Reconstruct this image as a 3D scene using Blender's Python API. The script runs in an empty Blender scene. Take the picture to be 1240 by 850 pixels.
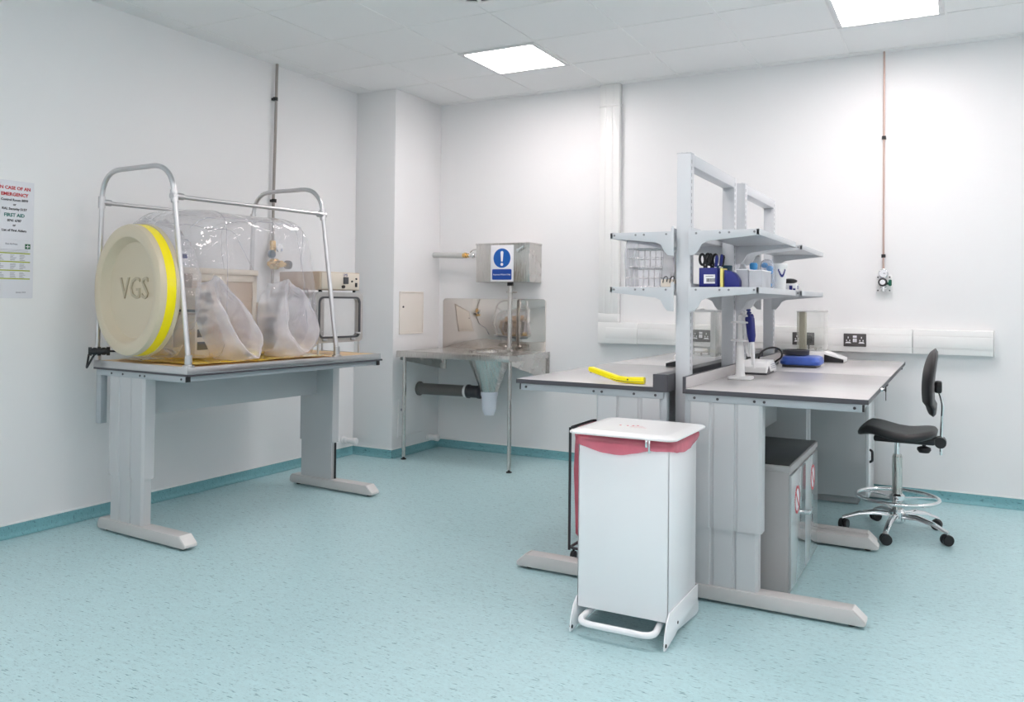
import bpy, bmesh, math, random
from mathutils import Vector, Matrix, noise
random.seed(7)
scene = bpy.context.scene
COL = scene.collection
PI = math.pi
H = 2.995

# ------------------------------------------------------------------ materials
def srgb(r, g, b):
    f = lambda c: (c / 255 / 12.92) if c / 255 <= .04045 else ((c / 255 + .055) / 1.055) ** 2.4
    return (f(r), f(g), f(b), 1)

def mat(name, col, rough=.5, metal=0, bump=0, bscale=200, spec=.5, emit=None, coat=0, trans=0, alpha=1, var=0):
    m = bpy.data.materials.new(name); m.use_nodes = True
    nt = m.node_tree; b = nt.nodes['Principled BSDF']
    b.inputs['Base Color'].default_value = col
    b.inputs['Roughness'].default_value = rough
    b.inputs['Metallic'].default_value = metal
    b.inputs['Specular IOR Level'].default_value = spec
    b.inputs['Coat Weight'].default_value = coat
    b.inputs['Transmission Weight'].default_value = trans
    b.inputs['Alpha'].default_value = alpha
    if emit:
        b.inputs['Emission Color'].default_value = emit[0]
        b.inputs['Emission Strength'].default_value = emit[1]
    tc = nt.nodes.new('ShaderNodeTexCoord')
    if bump:
        n = nt.nodes.new('ShaderNodeTexNoise'); n.inputs['Scale'].default_value = bscale
        bp = nt.nodes.new('ShaderNodeBump'); bp.inputs['Strength'].default_value = bump
        bp.inputs['Distance'].default_value = .002
        nt.links.new(tc.outputs['Object'], n.inputs['Vector'])
        nt.links.new(n.outputs['Fac'], bp.inputs['Height'])
        nt.links.new(bp.outputs['Normal'], b.inputs['Normal'])
    if var:
        n2 = nt.nodes.new('ShaderNodeTexNoise'); n2.inputs['Scale'].default_value = 9; n2.inputs['Detail'].default_value = 6
        rp = nt.nodes.new('ShaderNodeValToRGB')
        c = col
        rp.color_ramp.elements[0].position = .3; rp.color_ramp.elements[1].position = .7
        rp.color_ramp.elements[0].color = (c[0] * (1 - var), c[1] * (1 - var), c[2] * (1 - var), 1)
        rp.color_ramp.elements[1].color = (min(1, c[0] * (1 + var)), min(1, c[1] * (1 + var)), min(1, c[2] * (1 + var)), 1)
        nt.links.new(tc.outputs['Object'], n2.inputs['Vector'])
        nt.links.new(n2.outputs['Fac'], rp.inputs['Fac'])
        nt.links.new(rp.outputs['Color'], b.inputs['Base Color'])
    return m

def brushed(name, col, rough, stretch=(2, 2, 120), amp=.12):
    m = mat(name, col, rough, 1)
    nt = m.node_tree; b = nt.nodes['Principled BSDF']
    tc = nt.nodes.new('ShaderNodeTexCoord'); mp = nt.nodes.new('ShaderNodeMapping')
    mp.inputs['Scale'].default_value = stretch
    n = nt.nodes.new('ShaderNodeTexNoise'); n.inputs['Scale'].default_value = 4
    mr = nt.nodes.new('ShaderNodeMapRange')
    mr.inputs['To Min'].default_value = max(.02, rough - amp); mr.inputs['To Max'].default_value = rough + amp
    nt.links.new(tc.outputs['Object'], mp.inputs['Vector']); nt.links.new(mp.outputs['Vector'], n.inputs['Vector'])
    nt.links.new(n.outputs['Fac'], mr.inputs['Value']); nt.links.new(mr.outputs['Result'], b.inputs['Roughness'])
    return m

def film(name, tint, haze, rough=.08, hazecol=(.85, .85, .92, 1), gloss=.9, edge=.0, crumple=0):
    """clear sheet: see-through, fresnel sheen and a little milky scatter"""
    m = bpy.data.materials.new(name); m.use_nodes = True
    nt = m.node_tree; nt.nodes.clear()
    out = nt.nodes.new('ShaderNodeOutputMaterial')
    tr = nt.nodes.new('ShaderNodeBsdfTransparent'); tr.inputs['Color'].default_value = tint
    df = nt.nodes.new('ShaderNodeBsdfDiffuse'); df.inputs['Color'].default_value = hazecol
    tl = nt.nodes.new('ShaderNodeBsdfTranslucent'); tl.inputs['Color'].default_value = hazecol
    mx0 = nt.nodes.new('ShaderNodeMixShader'); mx0.inputs['Fac'].default_value = .5
    gl = nt.nodes.new('ShaderNodeBsdfGlossy'); gl.inputs['Roughness'].default_value = rough
    gl.inputs['Color'].default_value = (1, 1, 1, 1)
    mx1 = nt.nodes.new('ShaderNodeMixShader'); mx2 = nt.nodes.new('ShaderNodeMixShader')
    tc = nt.nodes.new('ShaderNodeTexCoord'); n = nt.nodes.new('ShaderNodeTexNoise')
    n.inputs['Scale'].default_value = 7; n.inputs['Detail'].default_value = 5
    mr = nt.nodes.new('ShaderNodeMapRange'); mr.inputs['From Min'].default_value = .35; mr.inputs['From Max'].default_value = .7
    mr.inputs['To Min'].default_value = haze * .85; mr.inputs['To Max'].default_value = haze * 1.15
    fr = nt.nodes.new('ShaderNodeFresnel')
    ge = nt.nodes.new('ShaderNodeNewGeometry'); ir = nt.nodes.new('ShaderNodeMapRange')     # same sheen from both faces of the sheet
    ir.inputs['To Min'].default_value = 1.45; ir.inputs['To Max'].default_value = 1 / 1.45
    nt.links.new(ge.outputs['Backfacing'], ir.inputs['Value']); nt.links.new(ir.outputs['Result'], fr.inputs['IOR'])
    mul = nt.nodes.new('ShaderNodeMath'); mul.operation = 'MULTIPLY'; mul.inputs[1].default_value = gloss
    L = nt.links.new
    L(tc.outputs['Object'], n.inputs['Vector']); L(n.outputs['Fac'], mr.inputs['Value'])
    lw = nt.nodes.new('ShaderNodeLayerWeight'); lw.inputs['Blend'].default_value = .3      # thicker look along folds, as sheet seen edge-on
    pw = nt.nodes.new('ShaderNodeMath'); pw.operation = 'MULTIPLY'; pw.inputs[1].default_value = edge
    ad = nt.nodes.new('ShaderNodeMath'); ad.operation = 'ADD'; ad.use_clamp = True
    L(lw.outputs['Facing'], pw.inputs[0]); L(pw.outputs[0], ad.inputs[0]); L(mr.outputs['Result'], ad.inputs[1])
    if crumple:
        n3 = nt.nodes.new('ShaderNodeTexNoise'); n3.inputs['Scale'].default_value = 4.5; n3.inputs['Detail'].default_value = 3; n3.inputs['Distortion'].default_value = 1.2
        bp = nt.nodes.new('ShaderNodeBump'); bp.inputs['Strength'].default_value = crumple; bp.inputs['Distance'].default_value = .03
        L(tc.outputs['Object'], n3.inputs['Vector']); L(n3.outputs['Fac'], bp.inputs['Height'])
        for q in (gl, df, tl, fr): L(bp.outputs['Normal'], q.inputs['Normal'])
    L(df.outputs[0], mx0.inputs[1]); L(tl.outputs[0], mx0.inputs[2])
    L(ad.outputs[0], mx1.inputs['Fac']); L(tr.outputs[0], mx1.inputs[1]); L(mx0.outputs[0], mx1.inputs[2])
    L(fr.outputs['Fac'], mul.inputs[0]); L(mul.outputs[0], mx2.inputs['Fac'])
    L(mx1.outputs[0], mx2.inputs[1]); L(gl.outputs[0], mx2.inputs[2]); L(mx2.outputs[0], out.inputs['Surface'])
    return m

def floor_material(name, base, dark, flecks=True):
    m = bpy.data.materials.new(name); m.use_nodes = True
    nt = m.node_tree; b = nt.nodes['Principled BSDF']; L = nt.links.new
    tc = nt.nodes.new('ShaderNodeTexCoord')
    def noise_layer(scale3, sc, lo, hi, rot=0, det=2):
        mp = nt.nodes.new('ShaderNodeMapping'); mp.inputs['Scale'].default_value = scale3
        mp.inputs['Rotation'].default_value = (0, 0, rot)
        n = nt.nodes.new('ShaderNodeTexNoise'); n.inputs['Scale'].default_value = sc; n.inputs['Detail'].default_value = det
        r = nt.nodes.new('ShaderNodeMapRange'); r.inputs['From Min'].default_value = lo; r.inputs['From Max'].default_value = hi
        L(tc.outputs['Object'], mp.inputs['Vector']); L(mp.outputs['Vector'], n.inputs['Vector']); L(n.outputs['Fac'], r.inputs['Value'])
        return r.outputs['Result']
    def mix(fac, a, bcol, strength):
        mu = nt.nodes.new('ShaderNodeMath'); mu.operation = 'MULTIPLY'; mu.inputs[1].default_value = strength; mu.use_clamp = True
        L(fac, mu.inputs[0])
        x = nt.nodes.new('ShaderNodeMix'); x.data_type = 'RGBA'
        L(mu.outputs[0], x.inputs[0])
        if isinstance(a, tuple): x.inputs[6].default_value = a
        else: L(a, x.inputs[6])
        x.inputs[7].default_value = bcol
        return x.outputs[2]
    c = mix(noise_layer((1, 1, 1), 60, .35, .7, det=6), base, tuple(v * .82 for v in base[:3]) + (1,), .5)
    c = mix(noise_layer((1.2, 5, 3), 9, .45, .75, det=4), c, tuple(min(1, v * 1.12) for v in base[:3]) + (1,), .5)
    c = mix(noise_layer((8, 46, 20), 3.0, .63, .69, rot=.10), c, dark, .85)
    c = mix(noise_layer((12, 75, 20), 4.6, .635, .70, rot=-.04), c, tuple(v * .8 for v in dark[:3]) + (1,), .7)
    L(c, b.inputs['Base Color'])
    b.inputs['Roughness'].default_value = .36; b.inputs['Specular IOR Level'].default_value = .4
    n = nt.nodes.new('ShaderNodeTexNoise'); n.inputs['Scale'].default_value = 180
    bp = nt.nodes.new('ShaderNodeBump'); bp.inputs['Strength'].default_value = .08; bp.inputs['Distance'].default_value = .002
    L(tc.outputs['Object'], n.inputs['Vector']); L(n.outputs['Fac'], bp.inputs['Height']); L(bp.outputs['Normal'], b.inputs['Normal'])
    return m

M = dict(
    wall=mat('wall_paint', (.84, .84, .845, 1), .42, bump=.03, bscale=60, spec=.4),
    ceil=mat('ceiling_tile', (.86, .86, .865, 1), .8, bump=.15, bscale=300),
    tbar=mat('ceiling_bar', (.86, .86, .86, 1), .6),
    panel=mat('light_diffuser', (1, 1, 1, 1), .5, emit=((1, .90, .888, 1), 23)),
    lframe=mat('light_frame', (.72, .72, .73, 1), .4),
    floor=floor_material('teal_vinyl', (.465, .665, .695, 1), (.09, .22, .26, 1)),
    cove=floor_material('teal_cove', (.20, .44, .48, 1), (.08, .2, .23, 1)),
    seal=mat('white_seal', (.88, .88, .88, 1), .4),
    pvc=mat('white_pvc', (.86, .86, .85, 1), .22, spec=.5),
    steelgrey=mat('grey_powder_coat', srgb(192, 194, 196), .38, bump=.03, bscale=400),
    footgrey=mat('foot_casting', srgb(196, 194, 193), .42, bump=.05, bscale=300),
    greyend=mat('foot_end', srgb(222, 220, 218), .4),
    rail=mat('rail_metal', srgb(168, 175, 180), .35),
    laminate=mat('grey_laminate', srgb(206, 203, 203), .2, spec=.5, var=.02),
    edge=mat('dark_edge', srgb(72, 72, 78), .4),
    black=mat('black_plastic', (.012, .012, .014, 1), .4),
    blackrub=mat('black_rubber', (.02, .02, .022, 1), .6),
    seatblack=mat('black_polyurethane', (.022, .021, .023, 1), .42, bump=.25, bscale=250),
    chrome=mat('chrome', (.82, .83, .84, 1), .08, 1),
    alu=mat('aluminium_tube', (.62, .62, .63, 1), .34, 1),
    steel=brushed('stainless', (.62, .60, .575, 1), .26, (120, 2, 2)),
    mirror=brushed('polished_stainless', (.66, .62, .58, 1), .05, (60, 2, 2), .02),
    greymet=mat('grey_pipe', srgb(106, 104, 102), .45),
    brass=mat('brass', (.75, .50, .20, 1), .25, 1),
    copper=mat('copper_pipe', srgb(198, 172, 162), .35, .3),
    wallpipe=mat('grey_wall_pipe', srgb(158, 152, 147), .4),
    insul=mat('pipe_insulation', srgb(205, 206, 204), .6, bump=.2, bscale=80),
    whiteplas=mat('white_plastic', (.84, .84, .84, 1), .3),
    bottle=mat('trap_plastic', srgb(226, 230, 240), .3),
    white=mat('white_enamel', (.88, .89, .91, 1), .25, coat=.3),
    red=film('red_film', (.98, .55, .62, 1), .58, .18, (.95, .27, .35, 1), .7, .2, .5),
    redtext=mat('red_print', srgb(214, 60, 70), .5),
    pinkprint=mat('pink_print', srgb(226, 200, 202), .5),
    blue=mat('sign_blue', srgb(10, 92, 176), .4),
    blue2=mat('sign_blue_panel', srgb(22, 72, 160), .4),
    paper=mat('paper', srgb(236, 236, 240), .5),
    paper2=mat('laminated_paper', srgb(226, 227, 233), .2),
    ink=mat('black_ink', srgb(50, 50, 56), .6),
    redink=mat('red_ink', srgb(196, 40, 48), .6),
    tealink=mat('teal_ink', srgb(24, 112, 104), .6),
    greenink=mat('green_ink', srgb(60, 110, 80), .6),
    limeink=mat('lime_ink', srgb(170, 182, 60), .6),
    greyink=mat('grey_ink', srgb(160, 160, 170), .6),
    cream=mat('cream_plastic', srgb(212, 199, 174), .32, coat=.2),
    creamdark=mat('cream_emboss', srgb(184, 171, 146), .4),
    yellow=mat('yellow_tape', srgb(255, 236, 0), .35, coat=.2),
    yellowtool=mat('yellow_plastic', srgb(255, 238, 0), .3),
    yellowsheet=mat('yellow_sheet', srgb(252, 198, 30), .2, coat=.5, var=.25),
    ply=mat('pale_plywood', srgb(224, 194, 150), .5, var=.12),
    pvcbag=film('clear_pvc', (.965, .965, .972, 1), .085, .045, (.88, .88, .94, 1), 1.4, .24, .8),
    sleeve=film('milky_pvc', (.97, .97, .985, 1), .36, .14, (.96, .94, .98, 1), 1.0, .35),
    bagfold=film('gathered_pvc', (.95, .95, .97, 1), .14, .07, (.86, .86, .92, 1), 1.4, .3),
    clear=film('clear_acrylic', (.97, .975, .97, 1), .022, .03, (.8, .82, .8, 1), .8, .3),
    clearcabinet=film('acrylic_window', (.985, .985, .985, 1), .03, .03, (.86, .87, .89, 1), .6, .1),
    polybag=film('thin_polythene', (.97, .97, .99, 1), .20, .1, (.9, .9, .95, 1), 1.0, .3),
    translucent=film('translucent_plastic', (.90, .91, .93, 1), .55, .3, (.88, .89, .91, 1), .4),
    bluetub=film('blue_tint_plastic', (.45, .72, .92, 1), .55, .25, (.25, .55, .85, 1), .5),
    beige=mat('beige_metal', srgb(196, 176, 156), .4, var=.03),
    beigelight=mat('pale_beige_metal', srgb(222, 212, 198), .4),
    darkgrey=mat('dark_grey', srgb(62, 62, 66), .45),
    darktop=mat('cabinet_top', srgb(58, 56, 56), .3),
    gasket=mat('grey_gasket', srgb(70, 72, 76), .5),
    frameplastic=mat('frame_plastic', srgb(176, 174, 172), .35),
    navy=mat('navy_plastic', srgb(24, 34, 120), .35),
    bluebody=mat('mid_blue_plastic', srgb(62, 96, 186), .3, var=.2),
    bluecloth=mat('light_blue_plastic', srgb(74, 160, 222), .4),
    teal=mat('dark_teal_plastic', srgb(20, 70, 92), .4),
    paleyellow=mat('pale_yellow_card', srgb(236, 222, 130), .5),
    column=mat('sandy_grey', srgb(172, 168, 150), .45),
    hatch=mat('hatch_board', srgb(236, 230, 222), .5),
    socket=mat('graphite_plate', srgb(86, 84, 84), .35, .3),
    doorwhite=mat('cabinet_door', srgb(176, 181, 182), .14, coat=.6),
    cabside=mat('cabinet_side', srgb(176, 173, 173), .4),
    signred=mat('prohibit_red', srgb(196, 40, 60), .4),
    green=mat('green_handle', srgb(20, 90, 70), .4),
    hose=mat('blue_grey_hose', srgb(70, 96, 120), .4),
    addedglass=film('added_window_glass', (.98, .985, .985, 1), .0, .0, (.9, .9, .9, 1), .8),  # glazing of the added, unseen window
    slotgrey=mat('slot_grey', srgb(132, 134, 138), .4),
    shelf=mat('shelf_paint', srgb(203, 206, 210), .35),
)

# ------------------------------------------------------------------ mesh builder
class MB:
    def __init__(s): s.v = []; s.f = []
    def add(s, vs, fs):
        o = len(s.v); s.v += [tuple(v) for v in vs]; s.f += [tuple(i + o for i in f) for f in fs]; return s
    def frombm(s, bm):
        bm.verts.index_update()
        s.add([v.co.copy() for v in bm.verts], [[v.index for v in f.verts] for f in bm.faces]); bm.free(); return s
    def box(s, x0, x1, y0, y1, z0, z1, bev=0, seg=2, M_=None):
        bm = bmesh.new(); bmesh.ops.create_cube(bm, size=1)
        bmesh.ops.scale(bm, vec=(x1 - x0, y1 - y0, z1 - z0), verts=bm.verts)
        bmesh.ops.translate(bm, vec=((x0 + x1) / 2, (y0 + y1) / 2, (z0 + z1) / 2), verts=bm.verts)
        if bev: bmesh.ops.bevel(bm, geom=list(bm.edges), offset=bev, segments=seg, affect='EDGES', profile=.5)
        if M_ is not None: bmesh.ops.transform(bm, matrix=M_, verts=bm.verts)
        return s.frombm(bm)
    def prism(s, poly, axis, a0, a1, bev=0, M_=None):
        """poly in the two other axes (cyclic order xyz), swept along axis"""
        bm = bmesh.new(); n = len(poly)
        def P(p, a):
            return {'x': (a, p[0], p[1]), 'y': (p[0], a, p[1]), 'z': (p[0], p[1], a)}[axis]
        b = [bm.verts.new(P(p, a0)) for p in poly]; t = [bm.verts.new(P(p, a1)) for p in poly]
        bm.faces.new(b[::-1]); bm.faces.new(t)
        for i in range(n): bm.faces.new((b[i], b[(i + 1) % n], t[(i + 1) % n], t[i]))
        bmesh.ops.recalc_face_normals(bm, faces=bm.faces)
        if bev:
            es = [e for e in bm.edges]
            bmesh.ops.bevel(bm, geom=es, offset=bev, segments=2, affect='EDGES', profile=.5)
        if M_ is not None: bmesh.ops.transform(bm, matrix=M_, verts=bm.verts)
        return s.frombm(bm)
    def loft(s, rings, cap0=True, cap1=True, closed=True):
        n = len(rings[0]); vs = [p for r in rings for p in r]; fs = []
        for k in range(len(rings) - 1):
            for i in range(n if closed else n - 1):
                j = (i + 1) % n
                fs.append((k * n + i, k * n + j, (k + 1) * n + j, (k + 1) * n + i))
        if cap0: fs.append(tuple(range(n))[::-1])
        if cap1: fs.append(tuple((len(rings) - 1) * n + i for i in range(n)))
        return s.add(vs, fs)
    def cyl(s, p0, p1, r, seg=20, r1=None, cap=True):
        p0, p1 = Vector(p0), Vector(p1); d = (p1 - p0).normalized()
        a = d.orthogonal().normalized(); b = d.cross(a)
        r1 = r if r1 is None else r1
        R = [[p + (a * math.cos(2 * PI * i / seg) + b * math.sin(2 * PI * i / seg)) * q for i in range(seg)] for p, q in ((p0, r), (p1, r1))]
        return s.loft(R, cap, cap)
    def lathe(s, prof, c=(0, 0, 0), axis=(0, 0, 1), seg=32, cap=True):
        """prof: (radius, height) list"""
        d = Vector(axis).normalized(); c = Vector(c)
        a = Vector((1, 0, 0)) if abs(d.z) > .9 else d.cross(Vector((0, 0, 1))).normalized()
        b = d.cross(a)
        R = [[c + d * h + (a * math.cos(2 * PI * i / seg) + b * math.sin(2 * PI * i / seg)) * max(r, 1e-5) for i in range(seg)] for r, h in prof]
        return s.loft(R, cap, cap)
    def tube(s, pts, r, seg=12, closed=False, cap=True):
        pts = [Vector(p) for p in pts]; n = len(pts); R = []
        t0 = (pts[1] - pts[0]).normalized(); a = t0.orthogonal().normalized()
        for k in range(n):
            if closed: t = (pts[(k + 1) % n] - pts[k - 1]).normalized()
            else: t = (pts[min(k + 1, n - 1)] - pts[max(k - 1, 0)]).normalized()
            a = (a - t * a.dot(t)).normalized(); b = t.cross(a)
            rr = r[k] if isinstance(r, (list, tuple)) else r
            R.append([pts[k] + (a * math.cos(2 * PI * i / seg) + b * math.sin(2 * PI * i / seg)) * rr for i in range(seg)])
        if closed:
            R.append(R[0]); return s.loft(R, False, False)
        return s.loft(R, cap, cap)
    def ball(s, c, r, sc=(1, 1, 1), u=20, v=12):
        R = []
        for k in range(v + 1):
            th = PI * k / v
            R.append([Vector((c[0] + sc[0] * r * max(math.sin(th), 1e-4) * math.cos(2 * PI * i / u), c[1] + sc[1] * r * max(math.sin(th), 1e-4) * math.sin(2 * PI * i / u), c[2] + sc[2] * r * math.cos(th))) for i in range(u)])
        return s.loft(R, True, True)
    def text(s, body, size, origin, right, up, align='CENTER', depth=.0006, bold=0):
        cu = bpy.data.curves.new('t', 'FONT'); cu.body = body; cu.size = size; cu.align_x = align; cu.align_y = 'CENTER'
        cu.extrude = depth; cu.resolution_u = 2; cu.offset = bold
        o = bpy.data.objects.new('t', cu); COL.objects.link(o)
        dg = bpy.context.evaluated_depsgraph_get(); dg.update()
        me = bpy.data.meshes.new_from_object(o.evaluated_get(dg))
        R, U = Vector(right).normalized(), Vector(up).normalized(); N = R.cross(U); O = Vector(origin)
        s.add([O + R * v.co.x + U * v.co.y + N * v.co.z for v in me.vertices], [list(p.vertices) for p in me.polygons])
        bpy.data.objects.remove(o); bpy.data.curves.remove(cu); bpy.data.meshes.remove(me)
        return s
    def xf(s, Mx, start=0):
        s.v = s.v[:start] + [tuple(Mx @ Vector(v)) for v in s.v[start:]]; return s
    def mesh(s, name, m, off=Vector((0, 0, 0)), sharp=32, fix=True):
        me = bpy.data.meshes.new(name)
        me.from_pydata([tuple(Vector(v) - off) for v in s.v], [], s.f)
        me.validate(); me.materials.append(m)
        if fix:
            bm = bmesh.new(); bm.from_mesh(me)
            bmesh.ops.recalc_face_normals(bm, faces=bm.faces); bm.to_mesh(me); bm.free()
        for p in me.polygons: p.use_smooth = True
        if sharp < 180: me.set_sharp_from_angle(angle=math.radians(sharp))
        return me

def fillet(pts, r, n=6, closed=False):
    pts = [Vector(p) for p in pts]; out = []; N = len(pts)
    for i, p in enumerate(pts):
        if not closed and i in (0, N - 1): out.append(p); continue
        a, b = pts[i - 1], pts[(i + 1) % N]
        rr = min(r, (a - p).length * .49, (b - p).length * .49)
        p0 = p + (a - p).normalized() * rr; p1 = p + (b - p).normalized() * rr
        for k in range(n + 1):
            t = k / n; out.append(p0 * (1 - t) ** 2 + p * 2 * t * (1 - t) + p1 * t * t)
    return out

def rrect(x0, x1, y0, y1, r, n=5):
    out = []
    for cx, cy, a in ((x1 - r, y1 - r, 0), (x0 + r, y1 - r, 90), (x0 + r, y0 + r, 180), (x1 - r, y0 + r, 270)):
        for k in range(n + 1):
            t = math.radians(a + 90 * k / n); out.append((cx + r * math.cos(t), cy + r * math.sin(t)))
    return out

# ------------------------------------------------------------------ object helpers
ORG = {}
def thing(name, label, cat, loc=(0, 0, 0), rotz=0, group=None, world=False):
    o = bpy.data.objects.new(name, None); COL.objects.link(o); o.empty_display_size = .05
    o.location = loc; o.rotation_euler = (0, 0, rotz)
    o['label'] = label; o['category'] = cat
    if group: o['group'] = group
    ORG[o.name] = Vector(loc) if world else Vector((0, 0, 0))
    return o
def part(parent, name, mb, m, label=None, sharp=32, fix=True, stuff=False):
    off = ORG[parent.name]
    o = bpy.data.objects.new(name, mb.mesh(name, m, off, sharp, fix)); COL.objects.link(o)
    o.parent = parent; ORG[o.name] = off
    if label: o['label'] = label
    if stuff: o['kind'] = 'stuff'
    return o
def solo(name, mb, m, label, cat, loc, group=None, sharp=32):
    o = bpy.data.objects.new(name, mb.mesh(name, m, Vector(loc), sharp)); COL.objects.link(o); o.location = loc
    o['label'] = label; o['category'] = cat; ORG[o.name] = Vector(loc)
    if group: o['group'] = group
    return o
def struct(name, mb, m, parent=None, sharp=32):
    o = bpy.data.objects.new(name, mb.mesh(name, m, sharp=sharp)); COL.objects.link(o)
    ORG[o.name] = Vector((0, 0, 0)); o['kind'] = 'structure'
    if parent: o.parent = parent
    return o
def dup(root, loc, label, group=None, rotz=None):
    r = root.copy(); COL.objects.link(r); r.location = loc; r['label'] = label
    if rotz is not None: r.rotation_euler = (0, 0, rotz)
    if group: r['group'] = group
    for ch in list(root.children):
        c = ch.copy(); COL.objects.link(c); c.parent = r
        for g in ch.children:
            d = g.copy(); COL.objects.link(d); d.parent = c
    return r

# ------------------------------------------------------------------ room
X1, Y0 = 6.9, -8.2
CX, CY = .399, -.676
struct('floor', MB().box(-.1, X1 + .1, Y0 - .1, .1, -.1, 0), M['floor'])
cl = struct('ceiling', MB().box(-.1, X1 + .1, Y0 - .1, .1, H, H + .1), M['ceil'])
struct('wall_left', MB().box(-.1, 0, Y0, 0, 0, H), M['wall'])
struct('wall_back', MB().box(-.1, X1 + .1, 0, .1, 0, H), M['wall'])
struct('wall_right', MB().box(X1, X1 + .1, Y0, 0, 0, H), M['wall'])
WX0, WX1, WZ0, WZ1 = 1.2, 5.7, .95, 2.45  # opening for an added window, out of view behind the camera
struct('wall_front', MB().box(-.1, WX0, Y0 - .1, Y0, 0, H).box(WX1, X1 + .1, Y0 - .1, Y0, 0, H).box(WX0, WX1, Y0 - .1, Y0, 0, WZ0).box(WX0, WX1, Y0 - .1, Y0, WZ1, H), M['wall'])
wf = MB().box(WX0, WX1, Y0 - .08, Y0 - .02, WZ0, WZ0 + .05).box(WX0, WX1, Y0 - .08, Y0 - .02, WZ1 - .05, WZ1)
for k in range(5):
    xk = WX0 + (WX1 - WX0 - .05) * k / 4; wf.box(xk, xk + .05, Y0 - .08, Y0 - .02, WZ0 + .05, WZ1 - .05)
wo = struct('added_window_1', wf, M['whiteplas'])  # unseen window, added to brighten surfaces that face the camera
struct('pane', MB().box(WX0 + .05, WX1 - .05, Y0 - .052, Y0 - .048, WZ0 + .05, WZ1 - .05), M['addedglass'], wo)
pl = bpy.data.lights.new('added_window_portal', 'AREA'); pl.shape = 'RECTANGLE'; pl.size = WX1 - WX0; pl.size_y = WZ1 - WZ0; pl.cycles.is_portal = True  # portal guiding world light through the added window
po = bpy.data.objects.new('added_window_portal', pl); COL.objects.link(po); po.location = ((WX0 + WX1) / 2, Y0 - .11, (WZ0 + WZ1) / 2); po.rotation_euler = (PI / 2, 0, 0)
struct('trim_1', MB().box(0, CX, CY, 0, 0, H, .004), M['wall'])          # boxed-in corner column
# ceiling grid bars
GX, GY, G = 3.158, -.685, .6
g = MB()
k = -5
while GX + k * G < X1:
    g.box(GX + k * G - .007, GX + k * G + .007, Y0, 0, H - .0035, H - .0002); k += 1
k = 1
while GY - k * G + 1.2 > Y0:
    y = GY - k * G + 1.2
    if y < 0: g.box(0, X1, y - .007, y + .007, H - .003, H - .0002)
    k += 1
struct('trim_2', g, M['tbar'])
# coved skirting: quarter curve
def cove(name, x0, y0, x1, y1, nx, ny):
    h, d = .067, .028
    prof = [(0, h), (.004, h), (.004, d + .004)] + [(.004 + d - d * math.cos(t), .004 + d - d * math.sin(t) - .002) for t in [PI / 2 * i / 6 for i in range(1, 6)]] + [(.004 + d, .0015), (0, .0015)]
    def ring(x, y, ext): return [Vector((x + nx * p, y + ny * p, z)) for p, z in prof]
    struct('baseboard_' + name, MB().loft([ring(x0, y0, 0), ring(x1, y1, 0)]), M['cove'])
    m = MB()
    sx, sy = (abs(ny), abs(nx))
    m.box(min(x0, x1) - (0 if sx else 0), max(x0, x1) + nx * .006 if nx > 0 else max(x0, x1), min(y0, y1) + (ny * .006 if ny < 0 else 0), max(y0, y1), h, h + .009)
    return m
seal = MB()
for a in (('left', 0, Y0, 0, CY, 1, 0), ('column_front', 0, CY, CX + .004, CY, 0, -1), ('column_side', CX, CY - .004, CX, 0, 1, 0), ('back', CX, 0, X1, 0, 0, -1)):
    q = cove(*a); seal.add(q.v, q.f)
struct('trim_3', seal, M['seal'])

# ------------------------------------------------------------------ ceiling lights
def light(x0, y0, label):
    t = thing('ceiling_light', label, 'light', (x0 + .3, y0 + .3, H), group=None)
    f = MB()
    for a in ((-.295, .295, -.295, -.262), (-.295, .295, .262, .295), (-.295, -.262, -.262, .262), (.262, .295, -.262, .262)):
        f.box(*a, -.012, -.0005, .002)
    for sx in (-1, 1):
        for q in (-.15, .15):
            f.cyl((sx * .279, q, -.0145), (sx * .279, q, -.012), .005, 8); f.cyl((q, sx * .279, -.0145), (q, sx * .279, -.012), .005, 8)
    part(t, 'frame', f, M['lframe'])
    part(t, 'diffuser', MB().box(-.262, .262, -.262, .262, -.009, -.001), M['panel'])
cols = ((1.358, 'above the sink side'), (3.758, 'above the shelved bench'), (6.158, 'nearest the right wall'))
rows = ((-1.285, 'in the row nearest the back wall'), (-3.685, 'in the middle row of the ceiling'), (-6.085, 'in the row behind the viewer'))
for rx, (y, rn) in enumerate(rows):
    for cx_, (x, cn) in enumerate(cols):
        if rx == 1 and cx_ == 2: continue
        light(x + (1.2 if rx == 1 else 0), y, f'square LED ceiling panel {cn}, {rn}')

# ceiling vent, only its rim enters the photo
t = thing('ceiling_vent', 'round white ceiling vent with dark slots at the top of the picture', 'vent', (2.08, -2.26, H))
part(t, 'rim', MB().lathe([(.21, 0), (.21, -.008), (.19, -.02), (.15, -.022), (.15, -.001)], seg=48), M['whiteplas'])
part(t, 'core', MB().cyl((0, 0, -.016), (0, 0, -.002), .15, 40), M['black'], 'black slotted core')
for i in range(10):
    a = 2 * PI * i / 10
    part(t, 'blade', MB().box(.04, .15, -.012, .012, -.023, -.010, .003, M_=Matrix.Rotation(a, 4, 'Z')), M['whiteplas'])

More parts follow.
